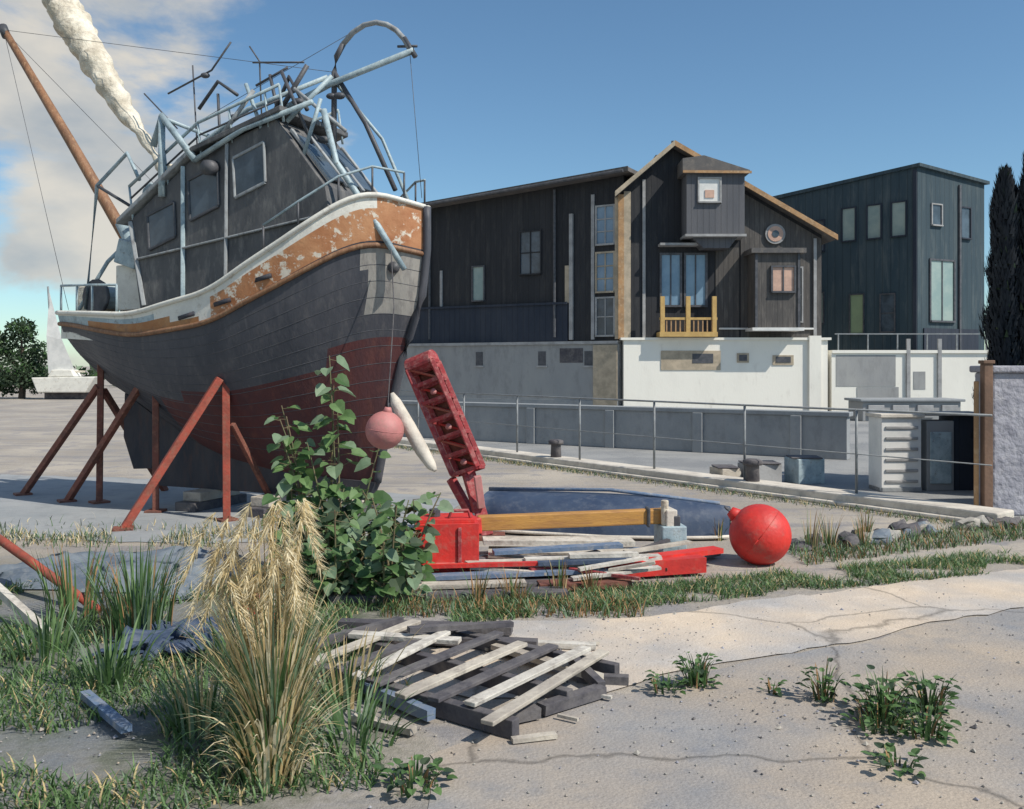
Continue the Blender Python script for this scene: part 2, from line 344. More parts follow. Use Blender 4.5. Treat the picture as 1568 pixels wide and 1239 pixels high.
t.build('rubbing_strakes',boat,smooth=True)
k=B()
BF.prism(k,[(1.0,1.35),(1.55,1.05),(1.45,.42),(1.15,.40),(.98,.8)],-.025,.025,'hull_navy')
BF.prism(k,[(1.5,1.15),(2.6,.66),(3.6,.47),(4.75,.42),(4.65,.22),(1.6,.22)],-.06,.06,'hull_navy')
k.build('keel_and_rudder',boat)
w=B()
BF.prism(w,[(1.87,2.1),(1.64,3.4),(2.65,4.08),(3.80,4.38),(4.45,3.60),(4.6,2.8),(3.0,2.1)],-.56,.56,'cabin')
for P,Q in(((1.52,3.37),(2.66,4.11)),((2.66,4.11),(3.92,4.44))):
    BF.prism(w,[P,Q,(Q[0],Q[1]+.06),(P[0],P[1]+.06)],-.64,.64,'cabin_lt' if P[0]<2 else 'cabin')
def par(b,c,du,hz,o,kk,fr):
    u,z=c; sl=.33
    P=[(u,z),(u+du,z+du*sl),(u+du-.02,z+du*sl+hz),(u-.03,z+hz)]
    BF.prism(b,P,o-.01,o+.01,kk)
    for i in range(4):
        a=P[i];c2=P[(i+1)%4]; b.beam(BF.p(a[0],o+.01,a[1]),BF.p(c2[0],o+.01,c2[1]),.03,.035,fr)
for c,du,hz in(((1.98,3.05),.40,.40),((2.6,3.35),.42,.46),((3.25,3.56),.42,.44)):
    par(w,c,du,hz,.562,'glass','cabin_lt' if c[0]>3 else 'pipe_dk')
    par(w,c,du,hz,-.572,'glass','pipe_dk')
for q in(-.3,0.0,.3):
    p0=BF.p(4.42,q,3.70);p1=BF.p(3.97,q,4.22)
    w.beam(p0,p1,.24,.03,'glass')
for q in(-.47,-.15,.15,.47):
    w.beam(BF.p(4.46,q,3.66),BF.p(3.94,q,4.27),.05,.04,'cabin_lt')
w.beam(BF.p(2.50,.58,2.4),BF.p(2.50,.58,3.98),.05,.03,'pipe')
w.beam(BF.p(3.12,.58,2.6),BF.p(3.14,.58,4.18),.04,.03,'cabin_lt')
w.beam(BF.p(1.9,.575,2.4),BF.p(1.68,.575,3.4),.05,.03,'cabin_lt')
w.beam(BF.p(1.8,.58,2.95),BF.p(4.5,.58,3.30),.04,.025,'cabin_lt')
w.build('wheelhouse',boat,bevel=.012)
r=B()
r.tube([BF.p(1.42,0,2.2),BF.p(1.23,0,3.01),BF.p(0,0,4.65),BF.p(-1.30,0,6.34)],[.085,.08,.065,.045],'wood_mast',12)
r.tube([BF.p(1.35,.03,2.9),BF.p(1.0,.05,3.5)],[.10,.10],'pipe',10)
r.tube([BF.p(-1.22,0,6.2),BF.p(-1.30,0,6.35)],[.06,.06],'pipe_dk',10)
pts=[];rr=[]
A_=Vector((1.55,-.15,4.0)); Z_=Vector((-1.15,-.3,7.5))
for i in range(70):
    f=i/69; p=A_.lerp(Z_,f)
    pts.append(BF.p(p.x+.035*math.sin(f*9),p.y,p.z+.03*math.sin(f*13+1))); rr.append((.05+.17*min(1,max(0,(f-.12))*2.2)**.8)*(1+.22*noise.noise(Vector((f*22,3,1)))+.10*noise.noise(Vector((f*60,7,1)))-.12*(1 if i%14==0 else 0)))
o0=len(r.v); r.tube(pts,rr,'cream',24)
for j in range(o0,len(r.v)):
    v=Vector(r.v[j]); r.v[j]=tuple(v+Vector((noise.noise(v*7),noise.noise(v*7+Vector((5,0,0))),noise.noise(v*7+Vector((0,5,0)))))*.035)
r.tube([BF.p(1.75,-.12,3.7),BF.p(1.5,-.15,4.07)],[.05,.05],'pipe_dk',10)
r.build('masts',boat,smooth=True)
r=B()
def T(ps,rad,k='pipe',q=None): r.tube([BF.p(*p) for p in ps],rad,k,8)
hoop=[(4.16,0,3.6),(4.17,0,5.0),(4.20,0,5.17),(4.29,0,5.30),(4.42,0,5.41),(4.57,0,5.47),(4.72,0,5.475),(4.86,0,5.43),(4.98,0,5.35),(5.08,0,5.24),(5.15,0,5.12)]
T(hoop[:4],.032,'pipe_dk'); T(hoop[3:],.03,'cabin_lt')
T([(5.08,0,5.25),(5.22,0,5.03)],.03,'pipe_dk'); T([(5.0,0,5.17),(5.24,0,5.14)],.015,'pipe_dk')
T([(4.17,0,5.0),(4.6,.02,4.37),(5.0,.05,3.6)],.028,'pipe_dk')
T([(4.17,.0,4.9),(4.55,-.4,4.3),(5.0,-.25,3.5)],.02,'pipe')
T([(2.55,.35,4.10),(3.3,.2,4.5),(4.17,.05,4.86),(5.2,0,5.10)],.036,'pipe')
T([(1.55,.4,3.55),(2.3,.42,4.10),(3.2,.3,4.62),(4.15,.1,4.92)],.028,'pipe')
T([(2.05,.58,4.25),(2.2,.60,4.58),(2.72,.62,4.02)],.042,'pipe')
T([(2.2,.60,4.56),(2.2,.6,3.65)],.042,'pipe')
T([(2.2,.6,4.56),(2.2,-.6,4.5),(2.2,-.6,3.8)],.025,'pipe')
T([(2.72,.62,4.02),(3.4,.61,4.30),(4.3,.58,4.50)],.03,'pipe')
T([(4.40,.52,4.42),(4.55,.5,3.85),(4.95,.42,3.25),(5.30,.36,2.70)],[.034,.034,.038,.03],'pipe')
T([(3.0,.58,4.2),(3.45,.5,4.75)],.025,'cabin_lt'); T([(3.6,.55,4.3),(3.3,.45,4.85)],.022,'pipe'); T([(3.9,.5,4.35),(4.35,.3,4.85)],.026,'pipe'); T([(4.0,.5,4.7),(4.6,.4,4.2)],.02,'cabin_lt')
T([(4.1,.5,3.9),(4.35,.5,4.55)],.022,'pipe'); T([(3.75,.4,4.95),(4.2,.45,4.1)],.02,'pipe_dk')
T([(3.45,.2,4.5),(3.7,.2,4.95),(3.95,.2,4.55)],.026,'pipe_dk'); T([(3.6,.25,4.55),(3.95,.2,5.05)],.028,'pipe_dk')
for q in(.55,-.55):
    for u,z in((1.7,3.52),(2.25,3.89),(2.75,4.16),(3.2,4.28),(3.7,4.40),(3.9,4.44)):
        T([(u,q,z-.1),(u-.06,q,z+.30)],.014,'pipe' if R()<.6 else 'pipe_dk')
    T([(1.64,q,3.82),(2.69,q,4.46),(3.84,q,4.75)],.019,'pipe')
    T([(1.67,q,3.68),(2.72,q,4.32),(3.87,q,4.59)],.012,'pipe_dk')
for s_ in(1,-1):
    P=[hp(x,0,s_,-.03)+Vector((0,0,.30)) for x in(.70,.78,.86,.92,.97)]
    r.tube(P,.014,'pipe',6)
    for x in(.70,.78,.86,.92,.97): r.tube([hp(x,0,s_,-.03),hp(x,0,s_,-.03)+Vector((0,0,.30))],.012,'pipe_dk',6)
for s_ in(1,-1):
    P=[hp(x,0,s_,-.05)+Vector((0,0,.34)) for x in(0,.08,.16,.26)]
    r.tube(P,.016,'pipe',6)
    for x in(0,.08,.16,.26): r.tube([hp(x,0,s_,-.05),hp(x,0,s_,-.05)+Vector((0,0,.34))],.014,'pipe',6)
T([(.55,.4,2.3),(.9,.2,3.0),(1.3,0,3.45)],.026,'pipe'); T([(.5,-.4,2.3),(.9,-.2,3.0),(1.3,0,3.45)],.026,'pipe')
T([(.75,.4,2.4),(1.0,.45,3.9),(1.5,.45,4.25),(1.75,.5,3.9)],.024,'pipe'); T([(1.0,.45,3.9),(1.7,.5,3.55)],.02,'pipe_dk')
T([(3.5,.1,4.45),(3.35,.1,5.05)],.02,'pipe_dk'); T([(3.15,.1,4.95),(3.6,.1,5.10)],.015,'pipe_dk')
T([(3.0,-.2,4.3),(2.95,-.2,5.35),(2.8,-.2,5.55)],.010,'pipe_dk'); T([(2.85,-.2,5.35),(3.6,-.2,5.25)],.012,'pipe_dk')
T([(2.1,-.1,4.0),(2.0,-.1,5.4)],.010,'pipe_dk'); T([(1.6,-.1,5.1),(2.3,-.1,5.3),(2.6,-.1,5.6)],.012,'pipe_dk'); T([(1.75,-.1,4.65),(1.2,-.1,5.15)],.010,'pipe_dk')
for p,rad in(((4.35,.35,4.35),.07),((4.28,.35,4.15),.06),((4.45,.3,4.62),.055),((4.2,.1,4.7),.05),((3.9,.3,4.62),.06),((2.2,-.1,5.25),.05),((3.0,.3,4.55),.05)):
    r.sphere(BF.p(*p),rad,'pipe_dk',10,7,sc=(1.2,.8,.7))
r.tube([BF.p(2.95,.56,3.92),BF.p(2.95,.70,3.90)],.085,'pipe_dk',14)
for a,b_ in(((4.17,0,5.0),(-1.28,0,6.3)),((-1.28,0,6.3),(1.55,-.5,3.6)),((.45,.4,2.4),(-1.28,0,6.3)),((4.57,0,5.47),(2.2,.1,4.6)),((5.15,0,5.1),(5.3,0,3.5))):
    T([a,b_],.0032,'pipe_dk')
T([(2.45,-.1,4.1),(2.4,-.1,5.0)],.018,'pipe_dk'); T([(2.1,-.1,4.85),(2.4,-.1,5.15),(2.7,-.1,4.95)],.022,'pipe_dk')
r.build('rigging_and_rails',boat,smooth=True)
c=B()
c.tube([BF.p(.9,-.35,2.55),BF.p(.9,.35,2.55)],[.14,.14],'pipe',14)
c.tube([BF.p(.9,-.40,2.55),BF.p(.9,-.35,2.55)],[.22,.22],'pipe_dk',14); c.tube([BF.p(.9,.35,2.55),BF.p(.9,.40,2.55)],[.22,.22],'pipe_dk',14)
c.box(BF.p(1.45,.1,2.65),(.5,.5,.55),'white',rz=-.42); c.box(BF.p(.62,.1,2.5),(.3,.4,.4),'cream',rz=-.5)
c.box(BF.p(1.45,.3,3.05),(.35,.25,.3),'pipe',rz=-.42,ry=.3)
for i in range(7):
    u=1.6+i*.09; z=3.55+(u-1.55)*.62+U(.02,.10)
    c.tube([BF.p(u,U(-.45,-.3),z),BF.p(u+U(-.05,.05),0,z+U(-.02,.05)),BF.p(u+U(-.06,.06),U(.3,.5),z)],[U(.05,.08),U(.08,.12),U(.05,.08)],random.choice(['cream','white','cream','pipe']),10)
c.box(BF.p(2.95,0,4.30),(.5,.45,.18),'cabin_lt',rz=-.42,ry=-.28); c.box(BF.p(3.4,-.1,4.46),(.25,.3,.22),'pipe_dk',rz=-.42,ry=-.28)
c.box(BF.p(4.85,0,3.30),(.3,.35,.35),'pipe_dk',rz=-.42)
c.build('deck_gear',boat,bevel=.015)

# ---------------- cradle props
st=empty('boat_stand',(-4,10.8,0))
b=B()
def prop(p1,p2,k='rust',w=.072): b.beam(p1,p2,w,w,k)
prop((-5.1,11.3,0),(-5.08,11.3,1.86)); prop((-5.1,11.28,1.45),(-6.42,12.0,0)); prop((-5.08,11.36,1.4),(-4.7,12.4,0))
prop((-4.13,10.6,0),(-4.13,10.6,2.02)); prop((-4.16,10.62,1.72),(-5.55,11.4,0)); 
prop((-3.12,10,0),(-3.14,10.02,2.2),'rust2',.08); prop((-3.18,9.95,1.56),(-4.02,9.45,0),'rust2',.08); prop((-3.06,10,1.06),(-2.75,10.7,0),'rust',.055)
prop((-5.0,12.9,0),(-4.85,12.5,1.6)); prop((-3.0,12.0,0),(-2.9,11.6,1.8)); prop((-1.75,11.2,0),(-1.9,10.9,1.8))
for x,y in((-5.1,11.3),(-6.42,12),(-4.13,10.6),(-5.55,11.4),(-3.12,10),(-4.02,9.45),(-2.75,10.7)): b.box((x,y,.015),(.2,.2,.03),'rust',rz=R())
for x,y,z in((-5.08,11.3,1.86),(-4.13,10.6,2.02),(-3.14,10.02,2.2)): b.box((x,y+.03,z),(.22,.16,.035),'rust',rx=.7,rz=-.4)
b.build('steel_props',st,bevel=.006)
b=B()
for a in(2.4,3.4,4.35):
    p=BF.p(a,0,0); b.box((p.x,p.y,.055),(.30,.9,.11),'plank_dk',rz=-.42); b.box((p.x,p.y,.166),(.26,.7,.11),'plank',rz=-.40)
b.build('keel_blocks',st,bevel=.01)
sheet('slipway_slab',[(-7.2,9.4),(-3.4,8.7),(-.9,8.9),(-.6,11.5),(-3,13.2),(-8,14.2)],.006,'conc')

# ---------------- red lattice arm
la=empty('lattice_arm',(-.6,9.2,0))
b=B()
t0=Vector((-1.06,9.25,1.66)); t1=Vector((-.80,9.12,1.76)); b0=Vector((-.60,9.2,.60)); b1=Vector((-.34,9.05,.70))
bk=Vector((.05,.18,-.02))
for P,Q in((t0,b0),(t1,b1),(t0+bk,b0+bk),(t1+bk,b1+bk)): b.beam(P,Q,.05,.05,'redp')
n=6
for i in range(n+1):
    f=i/n; L0=t0.lerp(b0,f);R0=t1.lerp(b1,f)
    b.beam(L0,R0,.042,.04,'redp'); b.beam(L0+bk,R0+bk,.045,.045,'redp'); b.beam(L0,L0+bk,.04,.04,'redp'); b.beam(R0,R0+bk,.04,.04,'redp')
    if i<n:
        L1=t0.lerp(b0,(i+1)/n);R1=t1.lerp(b1,(i+1)/n)
        b.beam(L0+bk,R1+bk,.03,.025,'red')
        if i%2==0: b.beam(L0,R1,.026,.022,'rust2')
        else: b.sphere((L0+R1)/2+bk*.4,.035,'pink',8,6)
b.add([t0+bk*1.1,t1+bk*1.1,b1+bk*1.1,b0+bk*1.1],[(0,1,2,3)],'rust')
b.tube([t0-(b0-t0)*.02+bk*.5,t1-(b1-t1)*.02+bk*.5],.10,'redp',14)
b.beam(b0.lerp(b1,.5)+bk*.5,(-.25,9.0,.02),.12,.12,'redp'); b.beam((-.30,9.1,.02),(-.62,9.3,.55),.08,.08,'redp')
b.beam((-.30,9.0,.3),(-.34,8.95,.62),.07,.05,'pink'); b.box((-.25,9.0,.02),(.36,.3,.04),'rust')
b.build('lattice_frame',la,bevel=.006)
b=B()
b.tube([(-1.22,9.3,1.42),(-1.18,9.28,1.33),(-1.05,9.22,1.1),(-.9,9.15,.85),(-.80,9.1,.70),(-.76,9.07,.66)],[.02,.055,.07,.07,.05,.02],'conc_w',12)
b.build('pale_fender',la,smooth=True)

def buoy(name,c,r,k,axis=(0,0,1)):
    b=B(); ax=Vector(axis).normalized(); rot=ax.to_track_quat('Z','Y').to_matrix()
    b.sphere(c,r,k,36,24,rot=rot)
    c=Vector(c)
    b.tube([c+ax*r*.90,c+ax*r*1.12,c+ax*r*1.22],[r*.28,r*.20,r*.16],k,14)
    ring=[c+ax*r*1.3+rot@Vector((math.cos(t_)*r*.12,0,math.sin(t_)*r*.12)) for t_ in [i*math.pi/5 for i in range(11)]]
    b.tube(ring,r*.04,'pipe_dk',6)
    b.tube([c+rot@Vector((math.cos(i*.2618)*r*1.004,math.sin(i*.2618)*r*1.004,0)) for i in range(25)],r*.015,k,6)
    return b.build(name,smooth=True)
buoy('mooring_buoy',(-1.26,9.05,1.06),.19,'pink',(.15,0,1))
b=B(); b.tube([(-1.23,9.05,1.28),(-1.2,9.3,2.3),(-1.25,9.45,2.9)],.006,'plank_dk',6); b.build('buoy_rope')
buoy('mooring_buoy',(2.13,7.85,.25),.26,'red',(-.75,.25,.6))

# ---------------- heap
sp=B()
sp.beam((-.30,7.95,.33),(1.33,8.1,.37),.10,.13,'spar'); sp.beam((-.55,7.8,.30),(-.28,7.93,.32),.11,.14,'red')
sp.box((-.34,7.94,.325),(.03,.14,.17),'pipe_dk'); sp.box((1.2,8.08,.365),(.03,.14,.17),'pipe_dk')
sp.build('wooden_spar',bevel=.012)
tr=B()
tr.box((1.40,8.1,.15),(.22,.3,.30),'pipe',rz=.1); tr.box((1.38,8.08,.36),(.10,.22,.16),'conc_w',rz=.15); tr.tube([(1.34,8.02,.3),(1.34,8.02,.52)],.035,'cream',10); tr.box((1.44,8.1,.34),(.06,.26,.1),'pipe_dk')
tr.build('trestle_block',bevel=.015)
tk=B()
tk.box((-.53,7.35,.26),(.50,.38,.40),'red',rz=.12); tk.box((-.53,7.35,.475),(.44,.32,.03),'red',rz=.12)
tk.box((-.53,7.35,.03),(.54,.42,.06),'redp',rz=.12)
tk.tube([(-.62,7.34,.49),(-.62,7.34,.55)],.045,'pipe_dk',12)
tk.tube([(-.5,7.25,.49),(-.48,7.25,.55),(-.35,7.27,.55),(-.33,7.27,.49)],.014,'redp',8)
for x in(-.65,-.41): tk.box((x,7.165,.26),(.03,.02,.34),'redp',rz=.12)
tk.build('fuel_tank',bevel=.03)
def pl(b,x0,y0,z0,x1,y1,z1,w,h,k): b.beam((x0,y0,z0),(x1,y1,z1),w,h,k,.06)
p=B()
pl(p,-.25,7.85,.20,1.05,7.95,.17,.22,.04,'plank_w'); pl(p,-.2,7.75,.12,1.25,7.75,.10,.26,.05,'plank'); pl(p,-.3,7.55,.06,1.3,7.6,.05,.3,.05,'plank_dk')
pl(p,-.6,7.2,.14,.55,7.28,.13,.16,.03,'plank_w'); pl(p,-.1,7.18,.08,1.1,7.35,.10,.18,.04,'plank_bl'); pl(p,.1,7.25,.16,1.2,7.42,.15,.10,.03,'plank_w')
pl(p,-.9,6.85,.03,.9,7.1,.03,.2,.05,'plank_dk'); pl(p,-.7,6.95,.09,.8,7.18,.10,.12,.03,'plank_bl'); pl(p,-1.3,6.55,.04,.4,6.7,.04,.18,.05,'plank_dk'); pl(p,-1.2,6.62,.09,.1,6.78,.09,.12,.03,'plank')
pl(p,.7,7.25,.08,1.55,7.45,.09,.16,.12,'red'); pl(p,1.0,7.35,.14,1.75,7.75,.14,.13,.04,'red'); pl(p,.2,6.9,.04,.9,7.0,.04,.15,.05,'rust'); pl(p,-.75,7.05,.15,.45,7.15,.16,.05,.03,'red')
pl(p,.45,7.22,.2,1.0,7.28,.2,.09,.03,'plank_w'); pl(p,1.2,7.6,.05,1.8,8.1,.05,.12,.05,'plank_dk'); pl(p,-.15,7.35,.2,.9,7.55,.22,.12,.03,'plank_bl'); pl(p,.2,7.12,.16,.95,7.2,.17,.07,.03,'navy')
for i in range(24):
    x=U(-.8,1.3);y=6.9+U(0,.9)+x*.1; an=U(-.6,.6); l=U(.12,.40)
    pl(p,x-l,y-l*math.sin(an),U(.05,.18),x+l,y+l*math.sin(an),U(.05,.2),U(.03,.08),.022,random.choice(['plank','plank_bl','plank_dk','plank_w','rust','plank','redp','navy']))
p.build('timber_pile')
d=B(); NX,NY=24,12; vs=[];fs=[]
for i in range(NX+1):
    f=i/NX; x=-1.3+2.5*f; bw=.46*min(1,(1.02-f)**.5*1.45)*(1 if f>.05 else .9); ht=.38*(1-.25*(f**4))*(1-.1*(1-f))
    for j in range(NY+1):
        th=math.pi*j/NY; vs.append((x,-math.cos(th)*bw,.03+(abs(math.sin(th))**.62)*ht))
for i in range(NX):
    for j in range(NY): a=i*(NY+1)+j; fs.append((a,a+1,a+NY+2,a+NY+1))
fs.append(tuple(range(NY+1)))
d.add(vs,fs,'navy')
d.tube([(-1.3,0,.39),(0,0,.43),(1.1,0,.34)],.02,'plank_bl',6)
for s_ in(1,-1): d.tube([(-1.3+2.5*f,s_*.465*min(1,(1.02-f)**.5*1.45),.035) for f in [i/16 for i in range(17)]],.018,'conc_w',6)
do=d.build('upturned_dinghy',smooth=True); do.location=(1.0,9.35,0); do.rotation_euler=(0,0,math.radians(-17))
pa=B()
o=Vector((-.24,4.93,0)); an_=-.62
def pp(x,y,z): 
    ca,sa=math.cos(an_),math.sin(an_); return (o.x+x*ca-y*sa,o.y+x*sa+y*ca,z)
for y in(-.46,0,.46): pa.beam(pp(-.70,y,.05),pp(.66,y+U(-.04,.04),.05),.055,.085,'plank_dk',.05)
for i in range(8):
    x=-.66+i*.18+U(-.02,.02)
    k_=['plank','plank_dk','plank_w','plank_dk','plank','plank_dk','plank_w','plank'][i]
    pa.beam(pp(x,-.56+U(-.08,.08),.105+U(0,.015)),pp(x+U(-.11,.11),.5+U(-.28,.06),.105+U(0,.03)),.07,.022,k_,.08)
pa.build('wooden_pallet',bevel=.004)
lp=B()
def gp(b,x0,y0,x1,y1,w,k,z=.03,h=.03,z1=None): b.beam((x0,y0,z),(x1,y1,z1 if z1 is not None else z),w,h,k,.08)
gp(lp,-1.1,5.05,-.38,4.32,.05,'plank_bl',.05,.05); gp(lp,-1.05,5.6,.15,5.42,.07,'plank_dk',.05,.05); gp(lp,-1.1,5.85,.0,5.72,.10,'plank_dk',.05,.05); gp(lp,-1.05,5.2,-.5,4.5,.05,'plank_w',.03,.03)
gp(lp,-.15,4.25,.12,4.40,.08,'plank_dk',.04,.05); gp(lp,.14,4.42,.46,4.68,.07,'plank_dk',.04,.05); gp(lp,-.10,5.35,.46,4.80,.07,'plank',.06,.03)
gp(lp,.46,4.70,.33,4.98,.05,'plank_dk',.05,.05,.1); gp(lp,-.95,5.38,-.3,5.25,.08,'plank_w',.12,.025); gp(lp,-1.15,5.25,-.7,5.75,.06,'plank_dk',.1,.04)
gp(lp,-2.15,4.6,-1.75,4.15,.05,'plank_bl',.05,.03); gp(lp,-.6,5.3,.0,5.6,.05,'plank_dk',.17,.03,.12); gp(lp,.10,5.30,.55,4.98,.05,'plank_dk',.03,.04); gp(lp,.35,4.9,.62,4.86,.06,'plank_dk',.03,.04)
gp(lp,-1.2,5.0,-1.0,4.75,.05,'plank',.03,.03); gp(lp,.1,5.5,.5,5.45,.06,'plank_w',.03,.03); gp(lp,-.75,4.35,-.45,4.18,.05,'plank',.03,.03); gp(lp,.0,4.1,.2,4.16,.04,'plank',.02,.02)
for i in range(16): 
    x=U(-1.2,.7); y=U(4.2,5.8); a=U(-.9,.9); l=U(.05,.16); gp(lp,x,y,x+l,y+l*a,U(.015,.04),random.choice(['plank','plank_dk','plank_w']),.025,.015)
lp.build('loose_planks')
b=B(); b.tube([(-5.2,8.0,.62),(-3.95,7.05,.36),(-2.83,6.25,.03)],[.035,.035,.03],'rust2',10); b.build('red_pole',smooth=True)
b=B(); b.beam((-4.2,6.8,.38),(-2.88,5.68,.03),.05,.05,'plank_w'); b.build('white_batten')
def tarp(name,cx,cy,w,dp,hh,k,rz=0,seed=1):
    b=B(); N=44; vs=[];fs=[]
    for i in range(N+1):
        for j in range(N+1):
            x=(i/N-.5);y=(j/N-.5)
            e=max(0,1-(abs(x)*2)**4)*max(0,1-(abs(y)*2)**4)
            z=hh*e*(.5+.9*noise.noise(Vector((x*3+seed,y*3,seed))))+.10*abs(noise.noise(Vector((x*9,y*14,seed))))*e+.03*abs(noise.noise(Vector((x*25,y*22,seed))))*e+.01
            wx=noise.noise(Vector((x*4,y*4,seed+5)))*.22
            vs.append(Vector((x*w+wx,y*dp+wx,max(.012,z))))
    for i in range(N):
        for j in range(N): a=i*(N+1)+j; fs.append((a,a+N+1,a+N+2,a+1))
    mt=Matrix.Rotation(rz,3,'Z'); vs=[mt@v+Vector((cx,cy,0)) for v in vs]
    b.add(vs,fs,k); return b.build(name,smooth=True)
tarp('tarpaulin',-3.1,7.35,1.9,1.1,.24,'tarp',-.2,1)
tarp('tarpaulin',-2.0,5.6,.9,.6,.10,'navy',.3,4)
b=B(); b.box((-1.62,5.85,.1),(.2,.12,.12),'red',rz=.3); b.box((-1.58,5.9,.19),(.14,.13,.06),'white',rz=.3); b.tube([(-1.62,5.85,.16),(-1.62,5.85,.24)],.03,'redp',10); b.build('oil_can',bevel=.01)

# ================================================================ FENCE, QUAY
FL=Fr(-.41,17,(5.48,-7.08),(-7.08,-5.48))
q=B(); FL.box(q,-10,9.2,0,.14,-.28,.12,'conc_w'); FL.box(q,-10,9.2,0,.05,.12,.20,'conc_w'); q.build('quay_kerb',bevel=.02)
f=B()
x=-6.0
while x<9.0:
    f.tube([FL.p(x,-.08,.14),FL.p(x,-.08,1.17)],.018,'galv',8); x+=1.68
for z in(1.16,.62): f.tube([FL.p(-6.0,-.08,z),FL.p(9.05,-.08,z)],.014 if z>1 else .007,'galv',8)
f.build('railing_fence',smooth=True)
LW=Fr(.0,20.2,(6.9,-4.3),(-4.3,-6.9))
b=B(); LW.box(b,-3.2,7.1,0,.78,-.25,0,'conc'); LW.box(b,-3.25,7.15,.78,.86,-.29,.04,'conc')
for i in range(5): LW.box(b,-1.5+i*1.9,-1.3+i*1.9,0,.78,0,.06,'conc')
b.build('concrete_wall',bevel=.01)
CB=Fr(5.0,12.3,(1,.05),(.05,-1))
b=B(); CB.box(b,-.03,.52,0,1.0,-.4,0,'winwhite'); CB.box(b,-.06,.55,1.0,1.05,-.44,.04,'conc_w')
for i in range(6): CB.box(b,.02,.47,.12+i*.145,.16+i*.145,0,.018,'greyboard')
CB.box(b,-.03,.52,-.0,.06,-.4,.02,'conc'); b.build('utility_cabinet',bevel=.008)
b=B(); CB.box(b,.62,1.0,0,.95,-.4,-.05,'render_grey'); CB.box(b,.66,.96,.1,.8,-.05,-.03,'pipe'); CB.box(b,1.02,1.45,0,1.02,-.5,-.1,'navy_timber'); CB.box(b,.60,1.47,1.02,1.06,-.52,-.02,'greyboard'); b.build('storage_locker',bevel=.01)
b=B(); 
for px_,w_,h_,kk in((3.6,.5,.28,'greyboard'),(4.25,.42,.36,'pipe'),(3.1,.3,.22,'plank')): b.box((px_,13.3,h_/2),(w_,.4,h_),kk,rz=U(-.3,.3)); b.box((px_,13.3,h_+.012),(w_*1.05,.42,.02),'plank_dk',rz=U(-.1,.1))
b.build('stacked_crates',bevel=.01)
for x,y in((3.25,12.35),(0.75,15.6)):
    b=B(); b.tube([(x,y,.0),(x,y,.35),(x,y,.38)],[.10,.085,.09],'plank_dk',14); b.tube([(x,y,.36),(x,y,.42),(x,y,.44)],[.13,.13,.08],'plank_dk',14); b.build('mooring_bollard',smooth=True)
b=B(); b.box((5.32,10.25,.86),(.10,.10,1.72),'brownpost'); b.box((5.32,10.25,1.74),(.13,.13,.04),'brownpost'); b.box((5.22,10.28,.8),(.04,.05,1.45),'ochre'); b.build('gate_post',bevel=.008)
SW=Fr(5.42,10.3,(1,.10),(.10,-1))
b=B(); SW.box(b,0,9,0,1.62,-.35,0,'stone'); SW.box(b,-.04,9,1.62,1.70,-.40,.05,'stone'); b.build('stone_wall',bevel=.02)

# ================================================================ HOUSES
GH=Fr(0,31,(1,0),(0,-1)); WG=Fr(3.79,31,(-7.0,4),(-4,-7.0))
house=empty('black_timber_house',(5,33,0))
b=B()
GH.prism(b,[(3.80,2.57),(3.80,7.8),(5.45,9.05),(10.5,6.15),(10.5,2.57)],-10,0,'black_timber')
b.build('gable_walls',house)
b=B(); GH.prism(b,[(7.75,2.6),(7.75,7.60),(10.48,6.0),(10.48,2.6)],0,.03,'mid_timber'); GH.box(b,6.9,7.7,2.6,5.7,0,.028,'mid_timber'); b.build('weathered_cladding',house)
b=B()
WG.prism(b,[(0.02,2.55),(0.02,8.15),(9.5,7.62),(9.5,2.55)],-8,-.02,'black_timber')
WG.box(b,2.1,9.5,2.55,3.85,-.02,.05,'navy_timber'); WG.box(b,2.1,9.5,3.85,3.93,-.02,.12,'navy_timber')
b.build('wing_walls',house)
b=B()
GH.prism(b,[(3.5,7.40),(5.45,9.07),(5.45,9.23),(3.5,7.56)],-10.3,.38,'roof'); GH.prism(b,[(5.45,9.07),(10.85,5.92),(10.85,6.08),(5.45,9.23)],-10.3,.38,'roof')
GH.prism(b,[(3.45,7.36),(5.45,9.06),(5.45,9.24),(3.45,7.54)],.38,.44,'tan'); GH.prism(b,[(5.45,9.06),(10.9,5.90),(10.9,6.08),(5.45,9.24)],.38,.44,'ochre')
WG.prism(b,[(-.35,8.18),(9.7,7.60),(9.7,7.74),(-.35,8.32)],-8.3,.45,'roof'); WG.prism(b,[(-.35,8.18),(9.7,7.60),(9.7,7.76),(-.35,8.34)],.45,.50,'mid_timber')
b.build('roof',house)
b=B()
GH.box(b,3.79,4.02,2.6,7.6,0,.05,'tan'); GH.box(b,3.60,3.79,2.6,7.5,-.1,.06,'ochre'); GH.box(b,4.42,4.52,2.6,8.0,0,.05,'greyboard'); GH.box(b,10.2,10.3,2.6,6.0,.03,.10,'greyboard')
WG.box(b,1.90,2.03,2.6,7.0,-.02,.08,'greyboard'); WG.box(b,2.03,2.2,3.9,5.2,-.02,.06,'tan'); WG.box(b,.15,.30,2.6,7.6,-.02,.07,'tan'); WG.box(b,1.08,1.2,2.6,7.6,-.02,.05,'greyboard')
WG.box(b,7.4,7.5,3.9,5.3,-.02,.04,'greyboard')
b.tube([WG.p(2.6,.07,7.9),WG.p(2.6,.07,2.7)],.05,'pipe_dk',8); b.tube([WG.p(7.95,.07,7.6),WG.p(7.95,.07,2.7)],.05,'pipe_dk',8); b.tube([WG.p(-.2,.55,8.2),WG.p(9.7,.55,7.64)],.06,'pipe_dk',8)
for u in(5.0,5.85,6.72): GH.box(b,u-.07,u+.07,2.72,4.0,.55,.68,'yellow')
